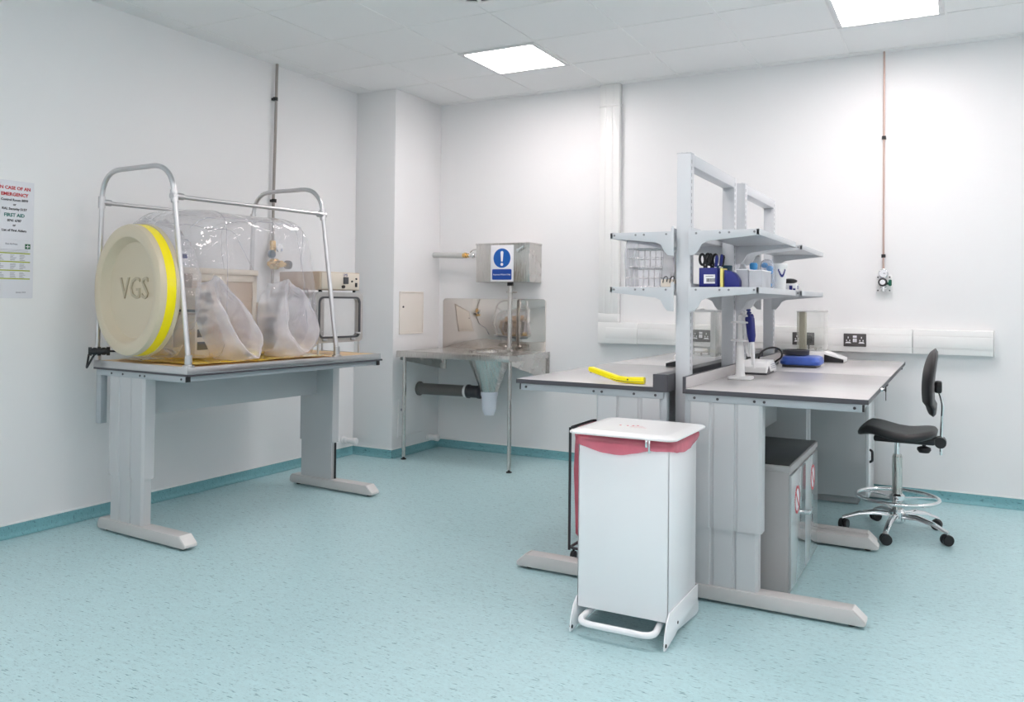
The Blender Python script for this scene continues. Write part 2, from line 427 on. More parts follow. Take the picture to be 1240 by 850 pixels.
# ------------------------------------------------------------------ notices on the left wall
t = thing('emergency_notice', 'upper laminated notice on the side wall headed in red capitals', 'notice', (0, -3.53, 1.58), world=True)
part(t, 'sheet', MB().box(.0001, .0025, -3.655, -3.412, 1.579, 1.893), M['paper2'])
R_, U_ = (0, 1, 0), (0, 0, 1)
def wt(parent, name, body, size, y, z, m, align='CENTER'):
    part(parent, name, MB().text(body, size, (.0032, y, z), R_, U_, align, .0004, size * .028), m, sharp=180)
yc = -3.517
wt(t, 'heading', 'IN CASE OF AN', .0245, yc, 1.853, M['redink'])
wt(t, 'heading', 'EMERGENCY', .0255, yc, 1.819, M['redink'])
wt(t, 'text_line', 'Control Room 8899', .0175, yc, 1.790, M['ink'])
wt(t, 'text_line', 'or', .0175, yc, 1.766, M['ink'])
wt(t, 'text_line', 'RAL Security 5157', .0175, yc, 1.742, M['ink'])
wt(t, 'subheading', 'FIRST AID', .0255, yc, 1.709, M['tealink'])
wt(t, 'text_line', '0741 6787', .0175, yc, 1.680, M['ink'])
wt(t, 'text_line', 'or', .0175, yc, 1.656, M['ink'])
wt(t, 'text_line', 'List of First Aiders', .0175, yc, 1.628, M['ink'])
t = thing('first_aider_list', 'lower laminated sheet with lime table rows and a small green cross', 'notice', (0, -3.53, 1.265), world=True)
part(t, 'sheet', MB().box(.0001, .0025, -3.655, -3.410, 1.268, 1.5785), M['paper2'])
e = MB().box(.0025, .0035, -3.457, -3.428, 1.533, 1.560)
e2 = MB().box(.0034, .0040, -3.4445, -3.4405, 1.537, 1.556).box(.0034, .0040, -3.453, -3.432, 1.5445, 1.5485)
em = part(t, 'emblem', e, M['greenink']); part(em, 'cross', e2, M['paper'])
ln = MB()
for z in (1.508, 1.462, 1.416, 1.372): ln.box(.0025, .0032, -3.645, -3.428, z - .003, z + .003)
part(t, 'table_rule', ln, M['limeink'])
ln = MB(); random.seed(3)
for z0 in (1.498, 1.452, 1.406):
    for r in range(5):
        for c in (-3.64, -3.60, -3.535, -3.485):
            ln.box(.0025, .0031, c, c + random.uniform(.015, .033), z0 - r * .0065 - .002, z0 - r * .0065 + .0005)
for r in range(3): ln.box(.0025, .0031, -3.645, -3.44, 1.528 - r * .006 - .0015, 1.528 - r * .006)
part(t, 'table_text', ln, M['greyink'], stuff=True)
wt(t, 'text_line', 'First Aid Point', .011, -3.53, 1.556, M['greyink'])
wt(t, 'text_line', 'Health and Safety', .010, -3.62, 1.312, M['greyink'])
wt(t, 'text_line', 'January 2014', .010, -3.475, 1.300, M['greyink'])

# ------------------------------------------------------------------ gas pipe on the left wall
t = thing('gas_supply_pipe', 'grey gas pipe dropping down the side wall to brass valves behind the clear tent', 'pipe', (.03, -1.64, 1.2), world=True)
part(t, 'pipe', MB().tube([(.03, -1.632, H - .001), (.03, -1.64, 2.5), (.03, -1.65, 2.0), (.03, -1.65, 1.28)], .0105, 12), M['wallpipe'])
for z in (2.735, 1.992):
    part(t, 'clip', MB().box(.001, .03, -1.658, -1.63, z - .01, z + .01, .003).cyl((.03, -1.644, z - .012), (.03, -1.644, z + .012), .018, 14), M['black'])
v = part(t, 'valve', MB().cyl((.03, -1.65, 1.60), (.03, -1.65, 1.70), .022, 14).cyl((.03, -1.65, 1.645), (.09, -1.65, 1.645), .014, 12), M['brass'], 'brass shut-off valve')
part(v, 'valve_handle', MB().lathe([(.03, 0), (.03, .012), (.01, .014)], (.09, -1.65, 1.645), (1, 0, 0), 16), M['chrome'])
v = part(t, 'regulator', MB().lathe([(.02, 0), (.04, .01), (.04, .05), (.025, .06), (.025, .1)], (.02, -1.65, 1.53), (1, 0, 0), 20).cyl((.06, -1.72, 1.53), (.06, -1.54, 1.53), .017, 12), M['brass'])
part(v, 'dial', MB().lathe([(.032, 0), (.032, .03), (.028, .034)], (.06, -1.54, 1.53), (0, 1, 0), 20), M['darkgrey'])
part(v, 'dial', MB().lathe([(.03, 0), (.03, .02), (.027, .024)], (.05, -1.69, 1.60), (1, 0, 0), 20), M['hose'])
part(t, 'hose', MB().tube(fillet([(.03, -1.65, 1.3), (.05, -1.65, 1.22), (.1, -1.68, 1.16), (.13, -1.75, 1.13), (.13, -1.78, .905)], .05), .008, 10), M['hose'])

# white capped pipe stubs near the floor
def stub(p0, p1, label):
    a, b = Vector(p0), Vector(p1); d = (b - a).normalized()
    t = thing('pipe_stub', label, 'pipe', p0, world=True)
    part(t, 'pipe', MB().cyl(a, b, .022, 16).cyl(a + d * .02, a + d * .05, .027, 16), M['whiteplas'])
    part(t, 'flange', MB().lathe([(.03, 0), (.034, .006), (.026, .012)], a, d, 20), M['whiteplas'])
    part(t, 'cap', MB().lathe([(.027, -.03), (.028, 0), (.02, .008)], b, d, 18), M['whiteplas'])
stub((.0, -.80, .132), (.135, -.80, .132), 'short white capped pipe poking from the side wall beside the corner column')
stub((CX, -.15, .10), (CX + .1, -.15, .10), 'short white capped pipe low down under the sink')

# access hatches on the column side
t = thing('access_hatch', 'cream access hatch with a small lock on the column above the sink', 'hatch', (CX, -.43, 1.0), world=True)
part(t, 'panel', MB().box(CX + .0005, CX + .007, -.592, -.268, 1.005, 1.342, .002), M['hatch'])
part(t, 'frame', MB().box(CX + .0005, CX + .014, -.60, -.262, 1.342, 1.349, .002).box(CX + .0005, CX + .012, -.60, -.262, .998, 1.005, .002).box(CX + .0005, CX + .01, -.60, -.592, 1.005, 1.342).box(CX + .0005, CX + .01, -.268, -.262, 1.005, 1.342).box(CX + .0005, CX + .008, -.60, -.262, 1.022, 1.026), M['hatch'])
part(t, 'lock', MB().cyl((CX + .006, -.552, 1.222), (CX + .013, -.552, 1.222), .008, 14), M['darkgrey'])
t = thing('access_hatch', 'low white access hatch on the column beneath the waste pipe', 'hatch', (CX, -.43, .25), world=True)
part(t, 'panel', MB().box(CX + .0005, CX + .007, -.592, -.268, .165, .455, .002), M['wall'])
part(t, 'frame', MB().box(CX + .0005, CX + .011, -.60, -.262, .455, .463, .002).box(CX + .0005, CX + .011, -.60, -.262, .157, .165, .002).box(CX + .0005, CX + .01, -.60, -.592, .165, .455), M['wall'])
part(t, 'lock', MB().cyl((CX + .006, -.56, .38), (CX + .013, -.56, .38), .010, 14), M['greyink'])

# ------------------------------------------------------------------ cistern, sign, sink
t = thing('cistern', 'stainless steel cistern box on the wall carrying a blue mandatory sign', 'cistern', (1.15, 0, 1.433), world=True)
part(t, 'tank', MB().box(.90, 1.398, -.22, -.001, 1.433, 1.742, .004), M['steel'])
part(t, 'lid', MB().box(.896, 1.402, -.224, -.001, 1.738, 1.752, .003), M['steel'])
h = part(t, 'flush_lever', MB().cyl((1.30, -.22, 1.69), (1.30, -.245, 1.69), .014, 14).tube([(1.30, -.243, 1.69), (1.36, -.247, 1.722)], .008, 10), M['chrome'])
s = part(t, 'sign_plate', MB().box(1.043, 1.253, -.2245, -.2195, 1.438, 1.735, .001), M['paper'], 'white sign with a blue exclamation roundel')
part(s, 'roundel', MB().cyl((1.148, -.2262, 1.628), (1.148, -.224, 1.628), .079, 40), M['blue'])
part(s, 'caption_panel', MB().prism(rrect(1.058, 1.238, 1.452, 1.538, .010), 'y', -.2262, -.224), M['blue2'])
ex = MB().prism([(1.1485 - .013, 1.668), (1.1485 - .012, 1.680), (1.1485, 1.687), (1.1485 + .012, 1.680), (1.1485 + .013, 1.668), (1.1485 + .007, 1.600), (1.1485 - .007, 1.600)], 'y', -.2275, -.226).cyl((1.1485, -.2275, 1.577), (1.1485, -.226, 1.577), .0125, 20)
part(s, 'exclamation_mark', ex, M['paper'])
part(s, 'caption', MB().text('Aqueous Waste Only', .0185, (1.148, -.2268, 1.494), (1, 0, 0), (0, 0, 1)), M['paper'], sharp=180)

t = thing('flush_pipe', 'thin upright steel flush pipe between the cistern and the sink top', 'pipe', (1.171, -.12, .874), world=True)
part(t, 'pipe', MB().cyl((1.171, -.12, .8745), (1.171, -.12, 1.432), .019, 20).lathe([(.034, .8735), (.034, .885), (.022, .895)], (1.171, -.12, 0), seg=20), M['steel'])
part(t, 'collar', MB().cyl((1.171, -.12, 1.405), (1.171, -.12, 1.432), .026, 20), M['black'])
part(t, 'clip', MB().lathe([(.021, 1.345), (.032, 1.348), (.032, 1.358), (.021, 1.361)], (1.171, -.12, 0), seg=20).box(1.19, 1.235, -.128, -.112, 1.348, 1.358).cyl((1.171, -.1, 1.353), (1.171, -.013, 1.353), .006), M['steel'])

t = thing('supply_pipe', 'short insulated grey water pipe with brass joint feeding the steel cistern', 'pipe', (.6, -.1, 1.65), world=True)
part(t, 'insulation', MB().tube([(.401, -.10, 1.672), (.70, -.10, 1.664)], .024, 16), M['insul'])
part(t, 'brass_joint', MB().cyl((.70, -.10, 1.664), (.755, -.10, 1.662), .018, 12).cyl((.715, -.10, 1.664), (.735, -.10, 1.663), .024, 6), M['brass'])
part(t, 'valve', MB().tube([(.755, -.1, 1.662), (.90, -.1, 1.66)], .012, 12).ball((.80, -.1, 1.661), .024), M['chrome'])
part(t, 'valve_lever', MB().tube(fillet([(.755, -.1, 1.668), (.79, -.1, 1.71), (.87, -.1, 1.712)], .03), .0055, 8), M['steel'])

t = thing('sluice_sink', 'stainless steel sluice sink with a funnel hopper on two slim legs', 'sink', (.96, -.35, 0), world=True)
SZ = .868
HX, HY = 1.085, -.30
# top with a round opening
def top_with_hole(x0, x1, y0, y1, z0, z1, cx, cy, r, n=48):
    m = MB(); ang = [2 * PI * (i + .5) / n for i in range(n)]
    def edge(a):
        c, s = math.cos(a), math.sin(a); tt = 1e9
        if c > 1e-9: tt = min(tt, (x1 - cx) / c)
        if c < -1e-9: tt = min(tt, (x0 - cx) / c)
        if s > 1e-9: tt = min(tt, (y1 - cy) / s)
        if s < -1e-9: tt = min(tt, (y0 - cy) / s)
        return (cx + c * tt, cy + s * tt)
    cor = [(x0, y0), (x1, y0), (x1, y1), (x0, y1)]
    angs = sorted(ang + [math.atan2(y - cy, x - cx) % (2 * PI) for x, y in cor])
    E_ = [edge(a) for a in angs]; I = [(cx + r * math.cos(a), cy + r * math.sin(a)) for a in angs]
    R = [[Vector((p[0], p[1], z)) for p in P] for P, z in ((I, z1), (E_, z1), (E_, z0), (I, z0), (I, z1))]
    return m.loft(R, False, False)
top = top_with_hole(.452, 1.482, -.70, -.003, SZ - .006, SZ, HX, HY, .185)
top.box(.452, 1.482, -.702, -.696, SZ - .045, SZ, .001).box(.450, .455, -.70, -.003, SZ - .045, SZ, .001).box(1.479, 1.484, -.70, -.003, SZ - .045, SZ, .001)
top.tube([(.455, -.697, SZ + .001), (1.479, -.697, SZ + .001)], .004, 8)
part(t, 'worktop', top, M['steel'])
part(t, 'hopper', MB().lathe([(.187, 0), (.187, -.03), (.178, -.05), (.066, -.33), (.062, -.335)], (HX, HY, SZ - .001), seg=40, cap=False).lathe([(.182, 0), (.182, -.03), (.172, -.05), (.060, -.33), (.001, -.333)], (HX, HY, SZ - .002), seg=40, cap=False).lathe([(.195, .003), (.187, .005), (.181, .001)], (HX, HY, SZ), seg=40, cap=False), M['steel'])
part(t, 'splashback', MB().prism(rrect(.447, 1.444, SZ - .02, 1.297, .03), 'y', -.012, -.002, .001), M['mirror'], 'mirror-polished splashback')
for x, hgt, nm in ((.462, .14, ''), (1.462, .18, '')):
    part(t, 'bracket', MB().prism([(-.66, SZ - .045), (-.004, SZ - .045), (-.004, SZ - .045 - hgt), (-.03, SZ - .045 - hgt), (-.66, SZ - .07)], 'x', x - .004, x + .004).box(x - .02, x + .02, -.014, -.004, SZ - .045 - hgt, SZ - .045), M['steel'])
for x, y in ((.502, -.655), (1.478, -.68)):
    l = part(t, 'leg', MB().cyl((x, y, .022), (x, y, SZ - .044), .0155, 18), M['steel'])
    part(l, 'foot', MB().lathe([(.022, .001), (.022, .008), (.009, .014), (.009, .024)], (x, y, 0), seg=18), M['black'])
part(t, 'trap', MB().lathe([(.066, .56), (.070, .555), (.070, .52), (.062, .50), (.056, .40), (.046, .375), (.04, .358), (.001, .356)], (HX, HY, 0), seg=28), M['bottle'])
t = thing('waste_pipe', 'fat dark grey waste pipe running from the column to the white sink trap', 'pipe', (.7, HY, .53), world=True)
part(t, 'pipe', MB().cyl((CX + .003, HY, .532), (.86, HY, .536), .047, 24), M['greymet'])
part(t, 'flange', MB().lathe([(.06, 0), (.06, .012), (.05, .02)], (CX + .0025, HY, .532), (1, 0, 0), 28), M['greymet'])
part(t, 'coupling', MB().lathe([(.050, 0), (.056, .004), (.056, .02), (.05, .024), (.05, .10), (.055, .104), (.055, .125), (.05, .128)], (.88, HY, .537), (1, 0, 0), 28), M['darkgrey'])
part(t, 'seal_ring', MB().cyl((.858, HY, .536), (.882, HY, .536), .051, 28), M['whiteplas'], 'white sealing ring')

# ------------------------------------------------------------------ dado trunking and sockets
t = thing('cable_trunking', 'white plastic cable trunking dropping from the ceiling and running along the back wall', 'trunking', (3.2, 0, 1.04), world=True)
def duct(v, x0, x1, z0, z1, vertical):
    m = MB().box(x0, x1, -.055, -.001, z0, z1, .003)
    if vertical:
        m.box(x0 + .045, x0 + .05, -.0565, -.053, z0, z1).box(x1 - .05, x1 - .045, -.0565, -.053, z0, z1)
        m.box(x0 + .054, x1 - .054, -.059, -.054, z0 + .002, z1 - .002, .002)
    else:
        m.box(x0, x1, -.0565, -.053, z1 - .04, z1 - .036).box(x0, x1, -.0565, -.053, z0 + .034, z0 + .038)
        m.box(x0 + .002, x1 - .002, -.059, -.054, z0 + .042, z1 - .044, .002)
    return m
vd = part(t, 'vertical_duct', duct(0, 1.925, 2.09, 1.19, H - .001, True), M['pvc'])
part(vd, 'coupler', MB().box(1.921, 2.094, -.0615, -.001, 2.815, 2.835, .002), M['pvc'])
part(t, 'corner_piece', MB().box(1.923, 2.25, -.057, -.001, .958, 1.122, .003).box(1.923, 2.092, -.057, -.001, 1.122, 1.19, .003).box(1.99, 2.25, -.060, -.055, .998, 1.08, .002), M['pvc'])
for x0, x1 in ((2.25, 3.10), (3.10, 4.16), (4.16, 4.625)):
    part(t, 'duct_section', duct(0, x0 + .001, x1 - .001, .96, 1.12, False), M['pvc'])
part(t, 'end_cap', MB().box(4.625, 4.634, -.058, -.001, .957, 1.123, .003), M['pvc'])
def sockets(x0, x1, z0, z1, label, plug=False):
    t = thing('socket_plate', label, 'socket', ((x0 + x1) / 2, -.06, z0), world=True)
    part(t, 'plate', MB().box(x0, x1, -.066, -.0595, z0, z1, .003), M['socket'])
    xm = (x0 + x1) / 2
    for s in (-1, 1):
        cx = xm + s * .042
        part(t, 'outlet', MB().box(cx - .003, cx + .003, -.0675, -.065, z0 + .055, z0 + .067).box(cx - .013, cx - .007, -.0675, -.065, z0 + .036, z0 + .046).box(cx + .007, cx + .013, -.0675, -.065, z0 + .036, z0 + .046).prism([(cx - .02, z0 + .022), (cx + .02, z0 + .022), (cx + .012, z0 + .032), (cx - .012, z0 + .032)], 'y', -.0675, -.065), M['paper'])
    part(t, 'switch', MB().box(xm - .012, xm - .001, -.071, -.065, z0 + .03, z0 + .055, .002).box(xm + .001, xm + .012, -.071, -.065, z0 + .03, z0 + .055, .002).box(xm - .012, xm + .012, -.069, -.065, z0 + .06, z0 + .075, .001), M['paper'])
    if plug:
        p_ = part(t, 'plug', MB().prism(rrect(xm + .018, xm + .066, z0 + .015, z0 + .07, .012), 'y', -.10, -.067, .004), M['black'])
        part(p_, 'cable', MB().tube(fillet([(xm + .042, -.09, z0 + .02), (xm + .042, -.10, z0 - .03), (xm + .05, -.13, .916)], .03), .004, 8), M['black'])
sockets(3.735, 3.878, .995, 1.083, 'empty graphite double socket on the trunking nearest the black chair')
sockets(3.398, 3.545, .995, 1.083, 'graphite double socket holding a black plug behind the glass balance box', True)
sockets(2.675, 2.818, .992, 1.082, 'graphite double socket seen past the near shelf post')

# ------------------------------------------------------------------ gas outlet on the back wall
t = thing('gas_outlet', 'small white gas outlet plate with gauge at the foot of a thin wall pipe', 'gas outlet', (3.98, 0, 1.36), world=True)
part(t, 'pipe', MB().tube([(3.98, -.03, H - .001), (3.98, -.03, 1.50)], .0065, 10), M['copper'])
for z in (2.41, 1.61):
    part(t, 'clip', MB().box(3.968, 3.992, -.03, -.001, z - .008, z + .008, .002).cyl((3.98, -.03, z - .011), (3.98, -.03, z + .011), .013, 12), M['black'])
part(t, 'back_plate', MB().box(3.932, 4.032, -.014, -.001, 1.364, 1.485, .002).box(3.935, 4.03, -.03, -.012, 1.364, 1.37), M['whiteplas'])
sc = MB()
for x in (3.945, 4.018):
    for z in (1.378, 1.468): sc.cyl((x, -.018, z), (x, -.013, z), .005, 8)
part(t, 'screw', sc, M['darkgrey'])
gg = part(t, 'gauge', MB().lathe([(.030, 0), (.030, .024), (.026, .026)], (3.98, -.018, 1.492), (0, -1, 0), 24).cyl((3.98, -.018, 1.44), (3.98, -.018, 1.492), .01), M['chrome'])
part(gg, 'gauge_face', MB().cyl((3.98, -.0455, 1.492), (3.98, -.0435, 1.492), .025, 24), M['paper'])
part(gg, 'needle', MB().box(3.979, 3.993, -.0475, -.0455, 1.491, 1.494), M['darkgrey'])
kb = part(t, 'knob', MB().lathe([(.028, 0), (.029, .035), (.022, .045)], (3.977, -.014, 1.433), (0, -1, 0), 24), M['darkgrey'])
part(kb, 'knob_cap', MB().cyl((3.977, -.062, 1.433), (3.977, -.058, 1.433), .017, 20), M['paper'])
part(t, 'body', MB().cyl((3.98, -.03, 1.372), (3.98, -.03, 1.43), .015, 14).cyl((3.965, -.03, 1.39), (4.0, -.03, 1.39), .013, 14), M['chrome'])
part(t, 'tap_lever', MB().box(4.013, 4.032, -.06, -.02, 1.408, 1.45, .006).cyl((4.0, -.035, 1.425), (4.02, -.035, 1.425), .008), M['green'], 'dark green tap lever')

# ------------------------------------------------------------------ benches
def make_bench(name, label, cat, loc, rotz, depth, length, topz, topm, toph=.022, upstand=None, mirror=False, group=None, legv=(-.715, -.41), tipin=(0, 0)):
    """local x: 0 at the sitter's edge, negative towards the rear; local y: along the bench"""
    t = thing(name, label, cat, loc, rotz, group)
    sx = -1 if mirror else 1
    def B(m, x0, x1, y0, y1, z0, z1, bev=0): 
        a, b = sorted((sx * x0, sx * x1)); return m.box(a, b, y0, y1, z0, z1, bev)
    zb = topz - toph
    part(t, 'worktop', B(MB(), -depth, 0, 0, length, zb + .002, topz, .0015), topm)
    e_ = MB()
    B(e_, -depth, .0015, -.0015, .004, zb, topz - .0012); B(e_, -depth, .0015, length - .004, length + .0015, zb, topz - .0012)
    B(e_, -.004, .0015, 0, length, zb, topz - .0012)
    part(t, 'edge_band', e_, M['edge'], 'dark edge band')
    for y0, y1, s in ((.004, .034, 0), (length - .034, length - .004, 1)):
        r = part(t, 'end_rail', B(MB(), -depth + .02, -.022, y0, y1, zb - .032, zb - .0005, .002), M['rail'])
        c = MB(); B(c, -.0225, -.014, y0 + .002, y1 - .002, zb - .030, zb - .002, .001)
        part(r, 'rail_cap', c, M['black'])
        sc = MB(); ys = y0 - .0025 if s == 0 else y1
        for px in (-.05, legv[0] + .02, legv[0] + .12, legv[1] - .03, legv[1] + .01): sc.cyl((sx * px, ys, zb - .016), (sx * px, ys + .0025, zb - .016), .006, 10)
        part(r, 'screw', sc, M['darkgrey'])
    part(t, 'front_rail', B(MB(), -.05, -.024, .034, length - .034, zb - .028, zb - .0005, .002), M['rail'])
    for side in (0, 1):
        y0 = .006 if side == 0 else length - .076
        yo = y0 if side == 0 else y0 + .07          # outer face
        dr = 1 if side == 0 else -1
        l = part(t, 'leg', (lambda m: (m.prism([(sx * a, b) for a, b in leg_poly(legv, yo, dr, .070, 0)], 'z', .318, zb - .030)))(MB()), M['steelgrey'])
        part(l, 'inner_column', MB().prism([(sx * a, b) for a, b in leg_poly((legv[0] + .008, legv[1] - .014), yo + dr * .009, dr, .054, .0)], 'z', .068, .33), M['steelgrey'])
        part(l, 'slot', B(MB(), legv[1] - .006, legv[1] + .0005, yo + dr * .030, yo + dr * .042, .075, .315) if side == 1 else B(MB(), legv[0] - .002, legv[0] + .004, yo + dr * .028, yo + dr * .044, .075, .6), M['black'])
        f = MB()
        ya, yb = yo - dr * .004, yo + dr * .078
        ti = tipin[side]
        prof = [(-.735, .014), (-.75, .024), (-.745, .055), (-.73, .072), (-.055 - ti, .072), (-.008 - ti, .030), (-.008 - ti, .016), (-.02 - ti, .012)]
        f.prism([(sx * a, z) for a, z in prof], 'y', min(ya, yb), max(ya, yb), .004)
        ft = part(t, 'foot', f, M['footgrey'])
        ym = (ya + yb) / 2
        part(ft, 'end_cap', MB().prism([(sx * a, z) for a, z in ((-.056 - ti, .0735), (-.0515 - ti, .0735), (-.0055 - ti, .0315), (-.0055 - ti, .018), (-.010 - ti, .018), (-.0095 - ti, .031))], 'y', ym - .036, ym + .036, .001), M['greyend'])
        lv = MB()
        for px in (-.70, -.06 - ti): lv.cyl((sx * px, ym, .0005), (sx * px, ym, .014), .016, 14)
        part(ft, 'leveller', lv, M['black'])
    part(t, 'modesty_panel', B(MB(), legv[0] + .14, legv[0] + .152, .075, length - .075, zb - .245, zb - .03, .001), M['steelgrey'])
    part(t, 'rear_post', B(MB(), -depth + .005, -depth + .05, .012, .05, zb - .30, zb - .001, .003), M['rail'])
    if upstand:
        th, hh, endw = upstand
        u = part(t, 'upstand', B(MB(), -depth, -depth + th, 0, length, topz - .001, topz + hh, .001), topm)
        c = MB(); B(c, -depth - .0005, -depth + endw, -.002, .006, zb, topz + hh + .001); B(c, -depth - .002, -depth + .0005, 0, length, zb, topz + hh + .001)
        B(c, -depth, -depth + th, 0, length, topz + hh - .0005, topz + hh + .001)
        part(u, 'edge_band', c, M['edge'])
    return t

def leg_poly(v, yo, d, th, ins):
    """leg section with two shallow flutes on the outer face"""
    a, b = v; w = b - a
    pts = [(a, yo + d * .004), (a + .004, yo)]
    x1, x2 = a + w * .27, a + w * .33; x3, x4 = a + w * .62, a + w * .66
    pts += [(x1, yo), (x1 + .006, yo + d * .006), (x2, yo + d * .006), (x2 + .004, yo + d * .001), (x3, yo + d * .001), (x3 + .004, yo + d * .007), (x4, yo + d * .007), (x4 + .005, yo), (b - .012, yo), (b, yo + d * .012)]
    pts += [(b, yo + d * th), (a, yo + d * th)]
    return pts

TH = math.radians(-3.5)
iso = make_bench('workbench', 'grey height-adjustable bench carrying the clear inflatable glove tent', 'workbench', (1.01, -3.235, 0), TH, .80, 1.49, .893, M['rail'], .011, legv=(-.66, -.36))
BZ = .908
RB = make_bench('lab_bench', 'grey bench near the bin on the chair side, over the low cabinet', 'bench', (4.118, -2.605, 0), 0, .745, 1.225, BZ, M['laminate'], .021, upstand=(.012, .05, .012), tipin=(0, .045))
make_bench('lab_bench', 'grey bench against the back wall, carrying the blue balance beside the chair', 'bench', (4.118, -1.375, 0), 0, .745, 1.285, BZ, M['laminate'], .021, upstand=(.012, .05, .012), tipin=(.06, 0))
make_bench('lab_bench', 'grey bench end on the sink side holding the yellow hand tool', 'bench', (2.552, -2.605, 0), 0, .75, 1.225, BZ, M['laminate'], .021, upstand=(.06, .055, .065), mirror=True)
make_bench('lab_bench', 'grey bench against the back wall, by the sink, with a glass balance', 'bench', (2.552, -1.375, 0), 0, .75, 1.285, BZ, M['laminate'], .021, upstand=(.06, .055, .065), mirror=True)

# ------------------------------------------------------------------ shelf frames between the benches
def make_frame(loc, label):
    t = thing('bench_gantry', label, 'shelving upright', loc, group=None)
    L_ = .875
    for y in (0, L_ - .055):
        p_ = part(t, 'post', MB().box(-.032, .032, y, y + .055, .012, 1.955, .003), M['shelf'])
        sl = MB()
        for k in range(32):
            z = .98 + k * .03
            for s in (-1, 1): sl.box(s * .0322 - .0006, s * .0322 + .0006, y + .012, y + .018, z, z + .016); 
        part(p_, 'slot', sl, M['slotgrey'])
        part(p_, 'base_plate', MB().box(-.033, .033, y - .012, y + .067, .0005, .012, .002), M['shelf'])
    c = part(t, 'top_bar', MB().box(-.032, .032, .055, L_ - .055, 1.90, 1.955, .003), M['shelf'])
    part(c, 'end_plate', MB().box(-.033, .033, -.001, .055, 1.955, 1.958).cyl((-.012, .012, 1.957), (-.012, .012, 1.961), .005, 8).cyl((.012, .012, 1.957), (.012, .012, 1.961), .005, 8), M['shelf'])
    return t
PX = 3.338
FY = (-2.50, -1.425)
make_frame((PX, FY[0], 0), 'tall pale grey shelving upright nearest the bin, rising between the benches')
make_frame((PX, FY[1], 0), 'tall pale grey shelving upright nearer the back wall, rising between the benches')

def make_shelf(side, z, y0, y1, label, x1=.345):
    """bracketed shelf hung on one side of a frame; local x runs out from the post face"""
    t = thing('shelf', label, 'shelf', (PX + side * .0335, y0, z), group=None)
    def B(m, a0, a1, b0, b1, c0, c1, bev=0):
        p_, q_ = sorted((side * a0, side * a1)); return m.box(p_, q_, b0, b1, c0, c1, bev)
    L_ = y1 - y0
    m = B(MB(), .008, x1 - .003, .003, L_ - .003, -.010, 0, .001)
    B(m, x1 - .014, x1, 0, L_, -.024, .003, .0015); B(m, .006, .014, .003, L_ - .003, -.012, .018, .001)
    part(t, 'board', m, M['shelf'])
    for y in (.0, L_ - .006):
        prof = [(.0, .025), (.010, .025), (.012, .002), (x1 - .002, .002), (x1 - .002, -.024), (.14, -.040), (.085, -.046), (.06, -.058), (.045, -.085), (.028, -.105), (.0, -.108)]
        b_ = part(t, 'bracket', MB().prism([(side * a, c) for a, c in prof], 'y', y, y + .006, .0008), M['shelf'])
        sc = MB(); yy = y - .002 if y < .1 else y + .006
        for px in (.035, .14, .18, x1 - .022): sc.cyl((side * px, yy, -.010), (side * px, yy + .002, -.010), .005, 8)
        part(b_, 'screw', sc, M['slotgrey'])
    return t
ZU, ZL = 1.600, 1.350
S = {}
for (fi, y0, y1, fn) in ((0, -2.535, -1.64, 'near'), (1, -1.44, -.66, 'far')):
    for side, sn in ((1, 'chair'), (-1, 'sink')):
        for z, zn in ((ZU, 'upper'), (ZL, 'lower')):
            x1 = .31 if side == 1 else .305
            use = {('near', 'chair', 'lower'): ', with stationery and tubs', ('near', 'sink', 'lower'): ', with bagged wire racks', ('far', 'chair', 'lower'): ', with one carton'}.get((fn, sn, zn), '')
            S[fn, sn, zn] = make_shelf(side, z, y0, y1, f'{zn} grey shelf, {sn} side of the {fn} upright{use}', x1)

# ------------------------------------------------------------------ sack holder bin
t = thing('pedal_bin', 'white metal pedal bin with a red liner peeping under its lid', 'bin', (3.29, -2.95, 0), world=True)
bx0, bx1, by0, by1 = 3.112, 3.482, -3.135, -2.775
bd = MB()
bd.box(bx0, bx1, by0, by0 + .006, .087, .735, .002).box(bx1 - .006, bx1, by0, by1, .087, .735, .002).box(bx0, bx0 + .006, by0, by1, .087, .735, .002).box(bx0, bx1, by1 - .006, by1, .087, .735, .002)
bd.box(bx0 + .006, bx1 - .006, by0 + .006, by1 - .006, .16, .166)
part(t, 'body', bd, M['white'])
def bracket(x):
    pr = [(by0 - .045, .002), (by0 - .060, .006), (by0 - .060, .02), (by0 - .052, .06), (by0 - .03, .10), (by0 + .0, .125), (by1 + .02, .125), (by1 + .02, .06), (by1 + .03, .05), (by1 + .03, .012), (by1 - .0, .006), (by0 + .10, .030), (by0 + .08, .022)]
    m = MB().prism(pr, 'x', x, x + .005, .001)
    return m
for x in (bx0 - .0055, bx1 + .0005):
    b_ = part(t, 'side_bracket', bracket(x), M['white'])
    part(b_, 'bolt', MB().cyl((x - .003, by0 - .048, .022), (x + .008, by0 - .048, .022), .007, 10).cyl((x - .002, by0 + .1, .06), (x + .007, by0 + .1, .06), .006, 10), M['blackrub'])
pd = fillet([(bx0 + .045, by0 + .05, .07), (bx0 + .03, by0 - .075, .055), (bx1 - .03, by0 - .075, .055), (bx1 - .045, by0 + .05, .07)], .055, 8)
part(t, 'pedal', MB().tube(pd, .0125, 14).tube([(bx0 + .045, by0 + .05, .07), (bx0 + .045, by1 - .03, .09)], .010, 10).tube([(bx1 - .045, by0 + .05, .07), (bx1 - .045, by1 - .03, .09)], .010, 10).cyl((bx0 + .002, by1 - .03, .092), (bx1 - .002, by1 - .03, .092), .010, 10), M['white'])
